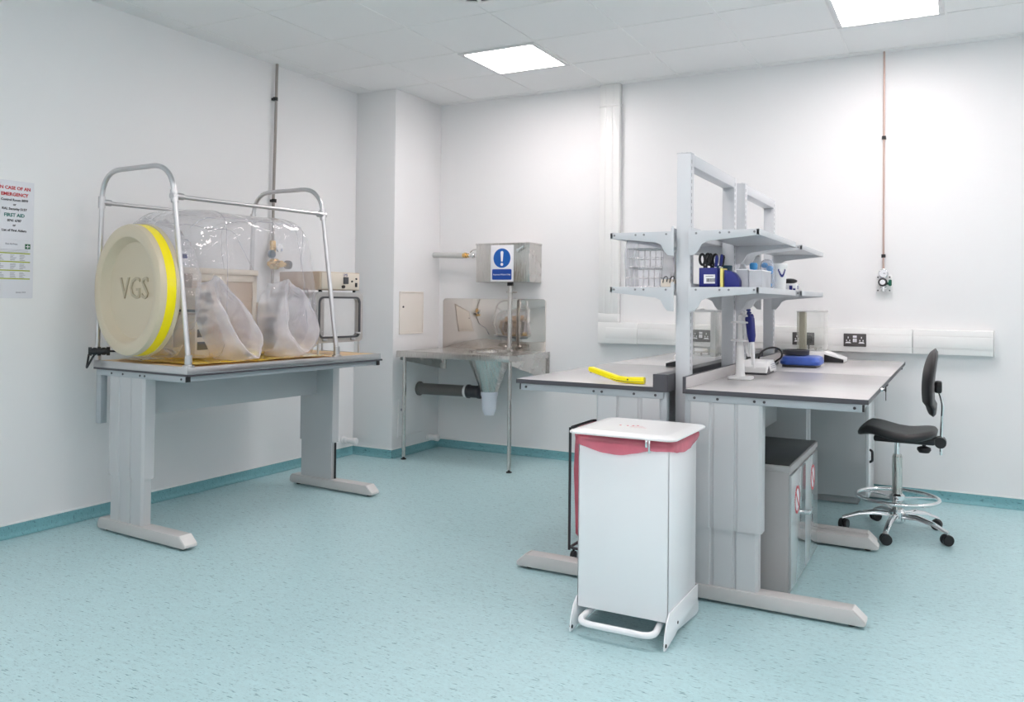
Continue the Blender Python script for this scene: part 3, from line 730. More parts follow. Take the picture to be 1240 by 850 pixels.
# lid
lz = .764
lidm = MB()
pol = rrect(3.074, 3.510, -3.165, -2.712, .035, 6)
cxl, cyl_ = 3.292, -2.9385
def ringof(s, z): return [Vector((cxl + (x - cxl) * s, cyl_ + (y - cyl_) * s, z)) for x, y in pol]
lidm.loft([ringof(.97, lz), ringof(1, lz + .002), ringof(1, lz + .008), ringof(.97, lz + .012), ringof(.86, lz + .014), ringof(.84, lz + .017), ringof(.80, lz + .017)])
lid = part(t, 'lid', lidm, M['whiteplas'])
wp = MB()
for k, (dx, dy) in enumerate(((0, 0), (.030, .004), (.050, .014), (.066, .024))):
    wp.prism(rrect(3.215 + dx, 3.223 + dx, -2.962 + dy, -2.952 + dy, .003, 3), 'z', lz + .0168, lz + .0178)
part(lid, 'warning_print', wp, M['redtext'])
fp_ = MB()
for k in range(4): fp_.box(3.265, 3.34 - .01 * k, -2.985 + .014 * k, -2.982 + .014 * k, lz + .0168, lz + .0176)
part(lid, 'faint_print', fp_, M['pinkprint'])
part(lid, 'hinge', MB().box(3.27, 3.33, -2.712, -2.70, lz + .002, lz + .014, .002), M['rail'])
part(t, 'lid_catch', MB().box(3.405, 3.413, by0 - .022, by0 - .014, .715, lz, .002).box(3.392, 3.402, by0 - .020, by0 - .012, .735, lz, .002), M['chrome'])
# red liner: folded over the rim, ragged lower hem
rim = rrect(bx0 - .012, bx1 + .010, by0 - .012, by1 + .012, .03, 8)
fine = []
for i in range(len(rim)):
    a, b = Vector(rim[i]), Vector(rim[(i + 1) % len(rim)]); n_ = max(1, int((b - a).length / .012))
    for k in range(n_): fine.append(a + (b - a) * k / n_)
def hem(p, z, out, sag):
    n_ = noise.noise(Vector((p.x * 14, p.y * 14, z * 30))); c = Vector((3.297, -2.955))
    d = (p - c).normalized()
    return Vector((p.x + d.x * (out + n_ * .006), p.y + d.y * (out + n_ * .006), z + sag))
def sag(p):
    s_ = 0
    if p.y < by0: s_ = -.028 * math.sin(max(0, min(1, (p.x - bx0) / .3)) * PI)
    elif p.x > bx1: s_ = -.022 * math.sin(max(0, min(1, (p.y - by0) / .36)) * PI)
    else: s_ = -.02
    return s_ + .003 * noise.noise(Vector((p.x * 22, p.y * 22, 3)))
rings = [[hem(p, .762, -.012, 0) for p in fine], [hem(p, .752, .002, 0) for p in fine], [hem(p, .74, .004, sag(p) * .4) for p in fine], [hem(p, .728, .001, sag(p) * .8) for p in fine], [hem(p, .724, -.001, sag(p)) for p in fine]]
solo('bin_liner', MB().loft(rings, False, False), M['red'], 'red plastic liner folded over the rim of the white pedal bin', 'bin bag', (3.29, -2.95, .72), sharp=180)

# wire sack stand with red bag behind the bin
t = thing('sack_stand', 'dark wire stand with a red sack, mostly hidden behind the white pedal bin', 'sack stand', (2.93, -2.2, 0), world=True)
sy0, sy1, sx0, sx1 = -2.36, -2.06, 2.728, 3.10
fr = MB()
fr.tube(fillet([(sx0, sy0, .655), (sx1, sy0, .655), (sx1, sy1, .655), (sx0, sy1, .655)], .03, 4, True), .007, 8, True)
fr.tube(fillet([(sx0, sy0, .06), (sx1, sy0, .06), (sx1, sy1, .06), (sx0, sy1, .06)], .03, 4, True), .007, 8, True)
for x in (sx0, sx1):
    for y in (sy0, sy1): fr.cyl((x, y, .05), (x, y, .655), .007, 10)
part(t, 'frame', fr, M['darkgrey'])
for x in (sx0 + .02, sx1 - .02):
    for y in (sy0 + .01, sy1 - .01): part(t, 'caster', MB().cyl((x - .010, y, .0225), (x + .010, y, .0225), .022, 16).cyl((x, y, .03), (x, y, .055), .006), M['black'])
rg = []
for z, s in ((.652, 1), (.6, .985), (.45, .98), (.25, .975), (.13, .95), (.085, .8)):
    rg.append([Vector(((sx0 + sx1) / 2 + (x - (sx0 + sx1) / 2) * s + .008 * noise.noise(Vector((x * 9, y * 9, z * 6))), (sy0 + sy1) / 2 + (y - (sy0 + sy1) / 2) * s + .012 * noise.noise(Vector((x * 9, y * 9, z * 6 + 5))), z)) for x, y in rrect(sx0 + .012, sx1 - .012, sy0 + .010, sy1 - .010, .008, 6)])
solo('sack', MB().loft(rg, False, True), M['red'], 'red sack hanging in the dark wire stand behind the bin', 'bin bag', (2.93, -2.2, .08), sharp=180)

# ------------------------------------------------------------------ low cabinet under the bench
t = thing('storage_cabinet', 'low grey steel cabinet with dark top and glossy doors under the near bench', 'cabinet', (3.57, -1.99, 0), world=True)
x0, x1, y0, y1 = 3.39, 3.782, -2.37, -1.605
part(t, 'body', MB().box(x0, x1 - .004, y0, y1, .004, .545, .003), M['cabside'])
part(t, 'top', MB().box(x0 - .002, x1 + .006, y0 - .004, y1 + .004, .545, .572, .004), M['cabside'])
part(t, 'top_sheet', MB().box(x0 + .004, x1 - .002, y0 + .004, y1 - .004, .572, .576, .001), M['darktop'], 'dark grey top surface')
ym = (y0 + y1) / 2
for a, b, k in ((y0 + .006, ym - .002, 0), (ym + .002, y1 - .006, 1)):
    d = part(t, 'door', MB().box(x1 - .004, x1 + .008, a, b, .03, .53, .002), M['doorwhite'])
    yc2 = (a + b) / 2 - (.05 if k == 0 else -.02)
    zz = .40 if k == 0 else .42
    part(d, 'prohibition_sign', MB().cyl((x1 + .008, yc2, zz), (x1 + .0095, yc2, zz), .062, 36), M['paper'])
    rg = MB().lathe([(.062, 0), (.062, .002), (.050, .002), (.050, 0)], (x1 + .0085, yc2, zz), (1, 0, 0), 36, cap=False)
    rg.box(x1 + .0085, x1 + .0105, yc2 - .005, yc2 + .005, zz - .055, zz + .055, M_=Matrix.Translation((0, yc2, zz)) @ Matrix.Rotation(math.radians(45), 4, 'X') @ Matrix.Translation((0, -yc2, -zz)))
    part(d, 'prohibition_ring', rg, M['signred'])
part(t, 'door_handle', MB().cyl((x1 + .008, ym - .03, .30), (x1 + .03, ym - .03, .30), .012, 14).box(x1 + .028, x1 + .036, ym - .035, ym + .06, .292, .308, .003), M['chrome'])

# cabinet at the far end below the bench
t = thing('undercounter_cabinet', 'tall grey cabinet with white front edge below the far bench beside the chair', 'cabinet', (3.7, -.32, 0), world=True)
x0, x1, y0, y1 = 3.44, 3.913, -.44, -.07
part(t, 'body', MB().box(x0, x1, y0, y1, .055, .845, .003), M['steelgrey'])
part(t, 'plinth', MB().box(x0 + .03, x1 - .05, y0 + .06, y1, .001, .055), M['steelgrey'])
d = part(t, 'door', MB().box(x1, x1 + .018, y0, y1, .058, .842, .003), M['white'])
part(d, 'handle', MB().tube(fillet([(x1 + .018, -.40, .36), (x1 + .035, -.40, .35), (x1 + .035, -.40, .29), (x1 + .018, -.40, .28)], .015), .008, 8), M['black'])
lk = part(RB, 'lock', MB().cyl((.0005, .575, -.012 + BZ), (.012, .575, -.012 + BZ), .008, 12), M['chrome'])
part(lk, 'key', MB().prism(rrect(.563, .587, BZ - .021, BZ + .005, .008), 'x', .020, .025).cyl((.012, .575, BZ - .012), (.021, .575, BZ - .012), .003).box(.0215, .0245, .572, .578, BZ - .060, BZ - .02), M['black'], 'black-headed key hanging from the bench lock')

# ------------------------------------------------------------------ chair
CHX, CHY = 4.128, -1.0
t = thing('lab_chair', 'black moulded laboratory chair on a chrome five-star base with foot ring', 'chair', (CHX, CHY, 0))
seatm = MB(); NU, NV = 28, 24
def outline(a):
    c, s = math.cos(a), math.sin(a); e_ = .62
    return (.203 * abs(c) ** e_ * (1 if c > 0 else -1), .215 * abs(s) ** e_ * (1 if s > 0 else -1))
def ztop(x, y): 
    u = (x + .2) / .4
    return .598 + .018 * math.cos(u * 2 * PI * .95 - .55) - .035 * max(0, .14 - u) / .14 * .8 + .006 * (y / .2) ** 2
rg = []
for s, dz, top_ in ((.02, 0, 1), (.4, 0, 1), (.7, 0, 1), (.88, -.002, 1), (.96, -.008, 1), (1.0, -.02, 1), (.985, -.036, 1), (.93, -.045, 1), (.6, -.05, 1), (.02, -.05, 1)):
    ring = []
    for i in range(48):
        x, y = outline(2 * PI * i / 48); x *= s; y *= s
        ring.append(Vector((x, y, ztop(x, y) + dz)))
    rg.append(ring)
part(t, 'seat', seatm.loft(rg), M['seatblack'], sharp=180)
rg = []
for k in range(19):                                    # backrest lofted along its height
    u = k / 18; z = .665 + .38 * u
    w = .205 * (1 - abs(2 * u - 1) ** 3.2) ** .5 + .002
    d = .030 * (1 - abs(2 * u - 1) ** 4) ** .5 + .001
    cx = .170 + .026 * (2 * u - 1) ** 2 + .022 * (u - .5) + (.012 if u < .2 else 0)
    rg.append([Vector((cx + d * math.cos(a) - .018 * math.cos(PI * .5 * min(1, abs(w * math.sin(a)) / .2)), w * math.sin(a), z)) for a in [2 * PI * i / 28 for i in range(28)]])
part(t, 'backrest', MB().loft(rg), M['seatblack'], sharp=180)
part(t, 'back_bar', MB().tube(fillet([(.195, 0, .83), (.212, 0, .80), (.228, 0, .74), (.222, 0, .62), (.218, 0, .46)], .04), .0085, 10), M['chrome'])
part(t, 'back_mount', MB().box(.185, .222, -.035, .035, .80, .865, .010), M['black'])
mc = part(t, 'mechanism', MB().box(-.12, .19, -.06, .06, .515, .548, .010).box(.05, .23, -.035, .035, .520, .556, .008).cyl((.215, -.04, .53), (.215, .04, .53), .030, 16), M['black'])
part(mc, 'adjuster_knob', MB().lathe([(.014, .505), (.034, .498), (.036, .485), (.026, .470), (.012, .468)], (.135, -.03, 0), seg=20).cyl((.135, -.03, .5), (.135, -.03, .53), .01), M['black'])
part(t, 'gas_column', MB().cyl((0, 0, .09), (0, 0, .435), .026, 24).lathe([(.027, .43), (.022, .44), (.022, .445)], seg=24), M['steel'])
part(t, 'piston', MB().cyl((0, 0, .43), (0, 0, .52), .015, 20), M['chrome'])
ring = [(.212 * math.cos(2 * PI * i / 48), .212 * math.sin(2 * PI * i / 48), .205) for i in range(48)]
fr_ = part(t, 'foot_ring', MB().tube(ring, .0105, 12, True), M['chrome'])
sp = MB()
for k in range(3):
    a = PI * 2 * k / 3 + .5
    sp.box(.02, .208, -.011, .011, .198, .204, .001, M_=Matrix.Rotation(a, 4, 'Z'))
sp.lathe([(.028, .18), (.040, .19), (.040, .215), (.028, .225)], seg=24)
part(fr_, 'spoke', sp, M['chrome'])
part(t, 'hub', MB().lathe([(.03, .06), (.042, .075), (.045, .125), (.034, .14)], seg=24), M['chrome'])
for k in range(5):
    a = math.radians(-98 + 72 * k)
    c_, s_ = math.cos(a), math.sin(a)
    st = [(.03, .020, .105, .036), (.12, .017, .112, .030), (.2, .015, .098, .024), (.262, .014, .076, .018), (.288, .013, .066, .014)]
    rgs = []
    for r_, w_, z_, h_ in st:
        rgs.append([Vector((r_ * c_ - dy * w_ * s_, r_ * s_ + dy * w_ * c_, z_ + dz * h_ / 2)) for dy, dz in ((-1, -.8), (-1, .2), (-.6, .85), (0, 1), (.6, .85), (1, .2), (1, -.8))])
    l = part(t, 'base_leg', MB().loft(rgs), M['chrome'], sharp=50)
    wx, wy = .278 * c_, .278 * s_
    rot = a + random.uniform(-1, 1)
    w = MB()
    for o in (-.014, .014):
        w.lathe([(.012, -.009), (.027, -.009), (.0295, -.005), (.0295, .005), (.027, .009), (.012, .009)], (wx + o * math.cos(rot), wy + o * math.sin(rot), .030), (math.cos(rot), math.sin(rot), 0), 22)
    w.cyl((wx, wy, .03), (wx, wy, .072), .008, 10).ball((wx, wy, .048), .018, (1, 1, .7))
    part(l, 'caster', w, M['black'])

# ------------------------------------------------------------------ things on the benches and shelves
TZ = BZ + .0005
# yellow hand tool
t = thing('hand_tool', 'bright yellow cranked plastic hand tool lying on the bench by the bin', 'tool', (3.06, -2.53, TZ), world=True)
def barsec(c, d, w, h):
    d = Vector(d).normalized(); s_ = Vector((0, 0, 1)).cross(d).normalized(); u = d.cross(s_)
    return [Vector(c) + s_ * w * a + u * h * b for a, b in ((-1, -.6), (-1, .6), (-.7, 1), (.7, 1), (1, .6), (1, -.6), (.7, -1), (-.7, -1))]
pA, pB, pC, pD = Vector((3.170, -2.525, TZ + .0165)), Vector((3.09, -2.535, TZ + .0165)), Vector((3.045, -2.535, TZ + .020)), Vector((2.878, -2.47, .962))
part(t, 'body', MB().loft([barsec(pA, pB - pA, .020, .014), barsec(pA + (pB - pA) * .1, pB - pA, .022, .0155), barsec(pB, pC - pA, .020, .0135), barsec(pC, pD - pA, .0165, .0135), barsec(pC + (pD - pC) * .15, pD - pC, .016, .013), barsec(pD - (pD - pC) * .06, pD - pC, .016, .012), barsec(pD, pD - pC, .012, .009)]), M['yellowtool'], sharp=40)
part(t, 'seam', MB().tube([pA + Vector((0, -.0215, -.005)), pB + Vector((0, -.0205, -.005)), pC + Vector((.0, -.0170, -.006)), pD + Vector((.01, -.0158, -.008))], .0014, 6), M['darkgrey'])
part(t, 'button', MB().cyl(pB + Vector((.01, -.021, .004)), pB + Vector((.01, -.0235, .004)), .004, 10).cyl(pD + Vector((.01, -.01, -.012)), pD + Vector((.01, -.01, -.018)), .006, 10), M['darkgrey'])

# pipette stand and pipettes
t = thing('pipette_stand', 'white pipette stand with two round tiers on the near bench', 'stand', (3.478, -1.99, TZ), world=True)
sx, sy = 3.478, -1.99
part(t, 'base', MB().prism(rrect(sx - .055, sx + .062, sy - .06, sy + .05, .025, 6), 'z', TZ, TZ + .014, .004), M['whiteplas'])
part(t, 'column', MB().lathe([(.026, 0), (.022, .02), (.018, .18), (.012, .19), (.010, .30), (.001, .302)], (sx, sy, TZ + .012), seg=24), M['whiteplas'])
for z in (TZ + .185, TZ + .275):
    part(t, 'tier', MB().lathe([(.012, 0), (.045, 0), (.047, .004), (.045, .008), (.012, .010)], (sx, sy, z), seg=28), M['whiteplas'])
def pipette(x, y, z, rz, lean, label):
    o = thing('pipette', label, 'pipette', (x, y, z), rz, 'pipettes on the white stand')
    o.rotation_euler = (0, lean, rz)
    part(o, 'handle', MB().loft([[Vector((c + a * w, b * w2, zz)) for a, b in rrect(-1, 1, -1, 1, .6, 4)] for zz, w, w2, c in ((.0, .012, .012, 0), (.03, .018, .016, .002), (.07, .019, .017, .002), (.115, .021, .018, .001), (.125, .017, .016, 0))]), M['navy'], 'navy blue handle')
    part(o, 'plunger', MB().cyl((0, 0, .125), (0, 0, .140), .006, 12).lathe([(.011, .140), (.012, .146), (.009, .150)], seg=16), M['navy'])
    part(o, 'ejector', MB().box(-.040, -.017, -.012, .012, .02, .138, .005).box(-.032, -.016, -.008, .008, -.07, .03, .003), M['whiteplas'])
    part(o, 'shaft', MB().lathe([(.001, -.13), (.004, -.128), (.006, -.09), (.009, -.06), (.010, 0)], seg=16), M['whiteplas'])
pipette(3.536, -2.0, 1.092, -.5, -.13, 'pipette with navy grip hung nearest the viewer on the white stand')
pipette(3.516, -1.935, 1.104, .6, -.08, 'pipette behind the foremost one on the white stand')

# white charger box
t = thing('charger_box', 'small white sloping box with a dark triangle mark beside the pipette stand', 'box', (3.49, -1.5, TZ), world=True)
cbm = MB().prism([(-1.70, TZ), (-1.42, TZ), (-1.42, TZ + .03), (-1.50, TZ + .07), (-1.66, TZ + .068), (-1.70, TZ + .04)], 'x', 3.415, 3.545, .003)
part(t, 'body', cbm, M['whiteplas'])
part(t, 'triangle_mark', MB().prism([(-1.672, TZ + .008), (-1.59, TZ + .008), (-1.63, TZ + .042)], 'x', 3.545, 3.5465), M['darkgrey'])
part(t, 'label_lines', MB().box(3.545, 3.5462, -1.58, -1.46, TZ + .046, TZ + .049).box(3.545, 3.5462, -1.57, -1.45, TZ + .036, TZ + .039).box(3.545, 3.5462, -1.56, -1.44, TZ + .026, TZ + .029), M['greyink'])
part(t, 'base_strip', MB().box(3.43, 3.548, -1.703, -1.5, TZ + .0, TZ + .01, .001), M['darkgrey'])
# black cable
solo('power_lead', MB().tube(fillet([(3.42, -1.30, TZ + .006), (3.415, -1.25, .985), (3.44, -1.2, 1.02), (3.485, -1.15, 1.028), (3.515, -1.12, 1.01), (3.52, -1.105, .97), (3.475, -1.10, TZ + .03), (3.455, -.98, TZ + .006), (3.44, -.80, TZ + .006)], .05, 6), .0055, 10), M['black'], 'black power lead arching above the bench between two balances', 'cable', (3.47, -1.1, TZ))
solo('adaptor', MB().prism(rrect(3.415, 3.475, -1.22, -1.12, .012), 'z', TZ, TZ + .035, .004), M['black'], 'black power adaptor on the bench behind the white charger box', 'adaptor', (3.44, -1.17, TZ))

# blue pan balance
t = thing('pan_balance', 'flat blue balance with a round black pan on the chair-side bench', 'balance', (3.605, -.95, TZ), world=True)
rg = [[Vector((3.605 + (x) * s, -.95 + y * s, TZ + z)) for x, y in rrect(-.115, .115, -.12, .12, .05, 6)] for s, z in ((.90, .012), (.98, .018), (1.0, .035), (.92, .058), (.80, .064))]
part(t, 'body', MB().loft(rg), M['bluebody'])
part(t, 'base', MB().prism(rrect(3.505, 3.70, -1.06, -.84, .03), 'z', TZ, TZ + .014, .002), M['darkgrey'])
part(t, 'pan', MB().lathe([(.05, .062), (.075, .068), (.078, .095), (.07, .098), (.066, .09), (.001, .088)], (3.565, -.92, TZ), seg=36), M['darkgrey'], 'black round pan')
part(t, 'display', MB().box(3.665, 3.715, -1.02, -.88, TZ + .034, TZ + .05, .004, M_=None), M['white'])

# analytical balances with glass draught shields
def analytical(name, label, x, y, rz, colm):
    t = thing(name, label, 'balance', (x, y, TZ), rz)
    part(t, 'base', MB().prism([(-.19, .0), (.10, .0), (.10, .07), (-.07, .07), (-.19, .028)], 'y', -.09, .09, .006), M['whiteplas'])
    part(t, 'foot_strip', MB().prism([(-.186, .003), (-.07, .003), (-.07, .052), (-.186, .022)], 'y', -.093, -.085, .001).prism([(-.186, .003), (-.07, .003), (-.07, .052), (-.186, .022)], 'y', .085, .093, .001), M['black'])
    part(t, 'display', MB().box(-.16, -.09, -.06, .06, .0, .003, .001, M_=Matrix.Translation((0, 0, .064)) @ Matrix.Rotation(-.34, 4, 'Y') @ Matrix.Translation((.02, 0, -.005))), M['greyink'])
    g_ = MB()
    for a in ((-.07, -.067, -.085, .085), (.097, .1, -.085, .085), (-.067, .097, -.085, -.082), (-.067, .097, .082, .085)): g_.box(*a, .07, .325)
    part(t, 'glass_shield', g_, M['clear'])
    part(t, 'top_frame', MB().box(-.072, .102, -.087, -.080, .322, .332, .001).box(-.072, .102, .080, .087, .322, .332, .001).box(-.072, -.065, -.08, .08, .322, .332).box(.055, .102, -.08, .08, .322, .332, .001).box(-.015, .01, -.006, .006, .332, .340, .002), M['whiteplas'])
    part(t, 'rear_column', MB().box(.055, .095, -.035, .035, .07, .322, .005), colm)
    part(t, 'weighing_pan', MB().lathe([(.006, .07), (.006, .085), (.04, .088), (.042, .092), (.001, .092)], (-.005, 0, 0), seg=28), M['steel'])
    return t
analytical('analytical_balance', 'white analytical balance in a glass case, with sandy column, beside the wall sockets', 3.600, -.42, PI, M['column'])
analytical('analytical_balance', 'white analytical balance in a glass case on the sink-side bench behind the near shelf post', 3.125, -1.40, 0, M['whiteplas'])
t = thing('keypad_printer', 'small white and black device beside the glass balance on the sink-side bench', 'device', (2.93, -1.02, TZ), world=True)
part(t, 'body', MB().prism([(-1.12, TZ + .02), (-.92, TZ + .02), (-.92, TZ + .085), (-1.0, TZ + .075), (-1.12, TZ + .045)], 'x', 2.87, 3.03, .006), M['whiteplas'])
part(t, 'base', MB().box(2.88, 3.02, -1.115, -.925, TZ, TZ + .02, .003), M['black'])

# ---- near lower shelf, chair side
SL = ZL + .0035
t = thing('pen_holder', 'navy blue stationery box with a white bar-code label on the crowded shelf', 'pen holder', (3.46, -2.44, SL), world=True)
ph = MB()
x0, x1, y0, y1 = 3.408, 3.492, -2.49, -2.40
ph.box(x0, x1, y0, y0 + .003, SL, SL + .085, .001).box(x0, x1, y1 - .003, y1, SL, SL + .085, .001).box(x0, x0 + .003, y0, y1, SL, SL + .085, .001).box(x1 - .003, x1, y0, y1, SL, SL + .085, .001).box(x0, x1, y0, y1, SL, SL + .004)
part(t, 'box', ph, M['navy'])
lb = part(t, 'bar_code_label', MB().box(x0 + .022, x1 - .012, y0 - .001, y0, SL + .015, SL + .055), M['paper'])
bc = MB(); xx = x0 + .034
for k in range(12):
    w_ = random.choice((.0012, .002, .003)); bc.box(xx, xx + w_, y0 - .0016, y0 - .0009, SL + .022, SL + .038); xx += w_ + .0015
bc.box(x0 + .03, x1 - .02, y0 - .0016, y0 - .0009, SL + .046, SL + .048)
part(lb, 'bar_code', bc, M['ink'])
part(t, 'blue_flap', MB().box(x1 + .0005, x1 + .008, y0 + .01, y1 - .01, SL, SL + .082, .002), M['navy'])
solo('card_divider', MB().box(3.502, 3.514, -2.49, -2.41, SL, SL + .083, .001), M['paleyellow'], 'pale yellow card box standing between the two navy holders', 'card box', (3.508, -2.45, SL))
cv = [(3.519, SL), (3.585, SL), (3.585, SL + .015)] + [(3.519 + .066 * math.cos(a), SL + .015 + .060 * math.sin(a)) for a in [PI / 2 * i / 8 for i in range(1, 9)]]
solo('tape_dispenser', MB().prism(cv, 'y', -2.485, -2.42, .003), M['navy'], 'navy blue curved wedge dispenser next to the yellow card box', 'dispenser', (3.55, -2.45, SL))
def pen(x, y, lean, ln, m, label, r=.005):
    o = thing('pen', label, 'pen', (x, y, SL + .006), group='pens in the navy holder')
    o.rotation_euler = lean
    part(o, 'barrel', MB().cyl((0, 0, .004), (0, 0, ln * .72), r, 12).lathe([(.001, 0), (r, .012)], seg=12), M['whiteplas'])
    part(o, 'cap', MB().lathe([(r * 1.2, ln * .62), (r * 1.25, ln * .98), (r * .8, ln)], seg=12).box(r, r + .003, -.002, .002, ln * .66, ln * .95), m)
pen(3.468, -2.468, (0, .10, 0), .135, M['navy'], 'blue capped pen leaning in the navy box, nearest the scissors')
pen(3.478, -2.442, (0, .14, 0), .142, M['navy'], 'blue capped pen in the middle of the navy box')
pen(3.481, -2.425, (.08, .16, 0), .140, M['black'], 'black capped pen at the rear of the navy box')
def scissors(x, y, lean, label):
    o = thing('scissors', label, 'scissors', (x, y, SL + .006)); o.rotation_euler = lean
    part(o, 'blade', MB().box(-.005, .005, -.0012, .0012, 0, .085).box(-.003, .007, .0014, .0026, 0, .085), M['steel'])
    for s in (-1, 1):
        part(o, 'handle', MB().tube([(s * .004, 0, .08), (s * .006, 0, .095)], .005, 8).tube([(s * .012 + .011 * math.cos(a), 0, .118 + .024 * math.sin(a)) for a in [2 * PI * i / 20 for i in range(20)]], .006, 8, True), M['black'])
scissors(3.432, -2.462, (0, -.04, .3), 'black handled scissors standing in the navy box nearest the post')
scissors(3.446, -2.425, (0, .05, -.2), 'black handled scissors standing behind the other pair in the navy box')

def tub(x0, x1, y0, y1, h, label, inner=None):
    t = thing('tub', label, 'tub', ((x0 + x1) / 2, (y0 + y1) / 2, SL), world=True)
    m = MB(); w = .0025
    m.box(x0, x1, y0, y0 + w, SL, SL + h).box(x0, x1, y1 - w, y1, SL, SL + h).box(x0, x0 + w, y0, y1, SL, SL + h).box(x1 - w, x1, y0, y1, SL, SL + h).box(x0, x1, y0, y1, SL, SL + w)
    part(t, 'body', m, M['translucent'])
    part(t, 'rim', MB().box(x0 - .002, x1 + .002, y0 - .002, y0 + .003, SL + h - .004, SL + h).box(x0 - .002, x0 + .003, y0, y1, SL + h - .004, SL + h).box(x1 - .003, x1 + .002, y0, y1, SL + h - .004, SL + h).box(x0, x1, y1 - .003, y1 + .002, SL + h - .004, SL + h), M['whiteplas'])
tub(3.563, 3.612, -2.44, -2.24, .080, 'translucent white tub nearest the navy dispenser on the crowded shelf')
tub(3.618, 3.672, -2.44, -2.24, .076, 'translucent white tub at the outer edge of the crowded shelf')
solo('blue_cap', MB().lathe([(.018, 0), (.019, .02), (.014, .028), (.001, .029)], (3.585, -2.20, SL + .09), seg=24).lathe([(.016, 0), (.016, .09)], (3.585, -2.20, SL), seg=24), M['bluecloth'], 'small bottle with sky blue cap behind the translucent tubs', 'bottle', (3.585, -2.20, SL))
solo('clear_bottle', MB().lathe([(.024, 0), (.024, .085), (.012, .10), (.012, .112), (.001, .113)], (3.535, -2.20, SL), seg=24), M['translucent'], 'cloudy plastic bottle behind the navy dispenser', 'bottle', (3.535, -2.20, SL))
solo('sponge_roll', MB().prism(rrect(3.54, 3.605, -2.155, -2.11, .012), 'z', SL, SL + .088, .006), M['bluetub'], 'pale blue folded wipe pack behind the tubs', 'wipe pack', (3.57, -2.13, SL))
t = thing('glove_bag', 'clear bag of sky blue gloves standing in front of the white tub', 'bag', (3.62, -2.03, SL), world=True)
rg = [[Vector((3.612 + .036 * s * math.cos(a) * (1 + .12 * noise.noise(Vector((math.cos(a) * 2, math.sin(a) * 2, z * 30)))), -2.03 + .03 * s * math.sin(a), SL + z)) for a in [2 * PI * i / 28 for i in range(28)]] for z, s in ((.0, .7), (.012, 1), (.05, 1.02), (.09, .9), (.11, .95), (.135, .7), (.142, .3))]
part(t, 'bag', MB().loft(rg), M['polybag'], sharp=180)
gm = MB()
for k in range(7): gm.ball((3.612 + random.uniform(-.014, .014), -2.03 + random.uniform(-.012, .01), SL + .018 + .016 * k), .017, (1, .8, .8), 12, 8)
part(t, 'gloves', gm, M['bluecloth'], sharp=180)
t = thing('white_bucket', 'round white tub with a lid and dark blue logo at the shelf corner', 'tub', (3.632, -1.93, SL), world=True)
part(t, 'body', MB().lathe([(.040, 0), (.045, .11), (.046, .112)], (3.640, -1.92, SL), seg=36), M['whiteplas'])
part(t, 'lid', MB().lathe([(.048, .110), (.049, .118), (.046, .126), (.001, .128)], (3.640, -1.92, SL), seg=36), M['whiteplas'])
lg = MB()
for k in range(10):
    a0 = -1.25 + .085 * k; z = SL + .09 - .028 * math.sin(PI * k / 9)
    lg.box(-.003, .003, -.0008, .0008, -.004, .008, M_=Matrix.Translation((3.640 + .0452 * math.cos(a0), -1.92 + .0452 * math.sin(a0), z)) @ Matrix.Rotation(a0 + PI / 2, 4, 'Z'))
part(t, 'logo', lg, M['navy'])
# carton on far lower shelf
t = thing('carton', 'small white and blue carton with a black pouch on the farther lower shelf', 'carton', (3.585, -1.28, SL), world=True)
part(t, 'box', MB().box(3.535, 3.635, -1.33, -1.22, SL, SL + .042, .002), M['white'])
pr = MB().box(3.538, 3.575, -1.3315, -1.3298, SL + .018, SL + .028).box(3.595, 3.612, -1.3315, -1.3298, SL + .006, SL + .030).box(3.634, 3.6362, -1.31, -1.28, SL + .01, SL + .03).box(3.615, 3.628, -1.3315, -1.3298, SL + .004, SL + .014)
part(t, 'print', pr, M['navy'])
solo('pouch', MB().ball((3.588, -1.275, SL + .056), .036, (1.15, 1, .40), 24, 12), M['black'], 'soft black pouch lying on the small white carton', 'pouch', (3.588, -1.275, SL + .043))
# behind the near post
solo('teal_pot', MB().lathe([(.04, 0), (.042, .075), (.04, .078)], (3.425, -2.12, SL + .032), seg=28).lathe([(.038, 0), (.038, .032)], (3.425, -2.12, SL), seg=28), M['teal'], 'dark teal round pot behind the navy pen box next to the post', 'pot', (3.425, -2.12, SL))
solo('grey_tin', MB().lathe([(.03, 0), (.03, .05), (.027, .054), (.001, .054)], (3.410, -2.28, SL), seg=28), M['frameplastic'], 'small grey tin next to the near shelf post behind the pen box', 'tin', (3.410, -2.28, SL))

# ---- near lower shelf, sink side
def wire_rack(x, y, z, label):
    t = thing('wire_rack', label, 'rack', (x, y, z), group=None)
    w, d, h = .165, .17, .088
    m = MB(); r = .0016
    for zz in (.002, h * .5, h):
        m.tube([(0, 0, zz), (w, 0, zz), (w, d, zz), (0, d, zz)], r, 6, True)
    for k in range(7):
        xx = w * k / 6
        m.cyl((xx, 0, .002), (xx, 0, h), r, 6).cyl((xx, d, .002), (xx, d, h), r, 6); m.cyl((xx, 0, h), (xx, d, h), r, 6)
        m.cyl((0, d * k / 6, .002), (0, d * k / 6, h), r, 6).cyl((w, d * k / 6, .002), (w, d * k / 6, h), r, 6); m.cyl((0, d * k / 6, h), (w, d * k / 6, h), r, 6)
    part(t, 'wire', m, M['steel'])
    return t
wire_rack(3.045, -2.44, SL, 'lower of two stacked steel wire test-tube racks')
wire_rack(3.050, -2.435, SL + .093, 'upper of two stacked steel wire test-tube racks, inside a clear bag')
rg = []
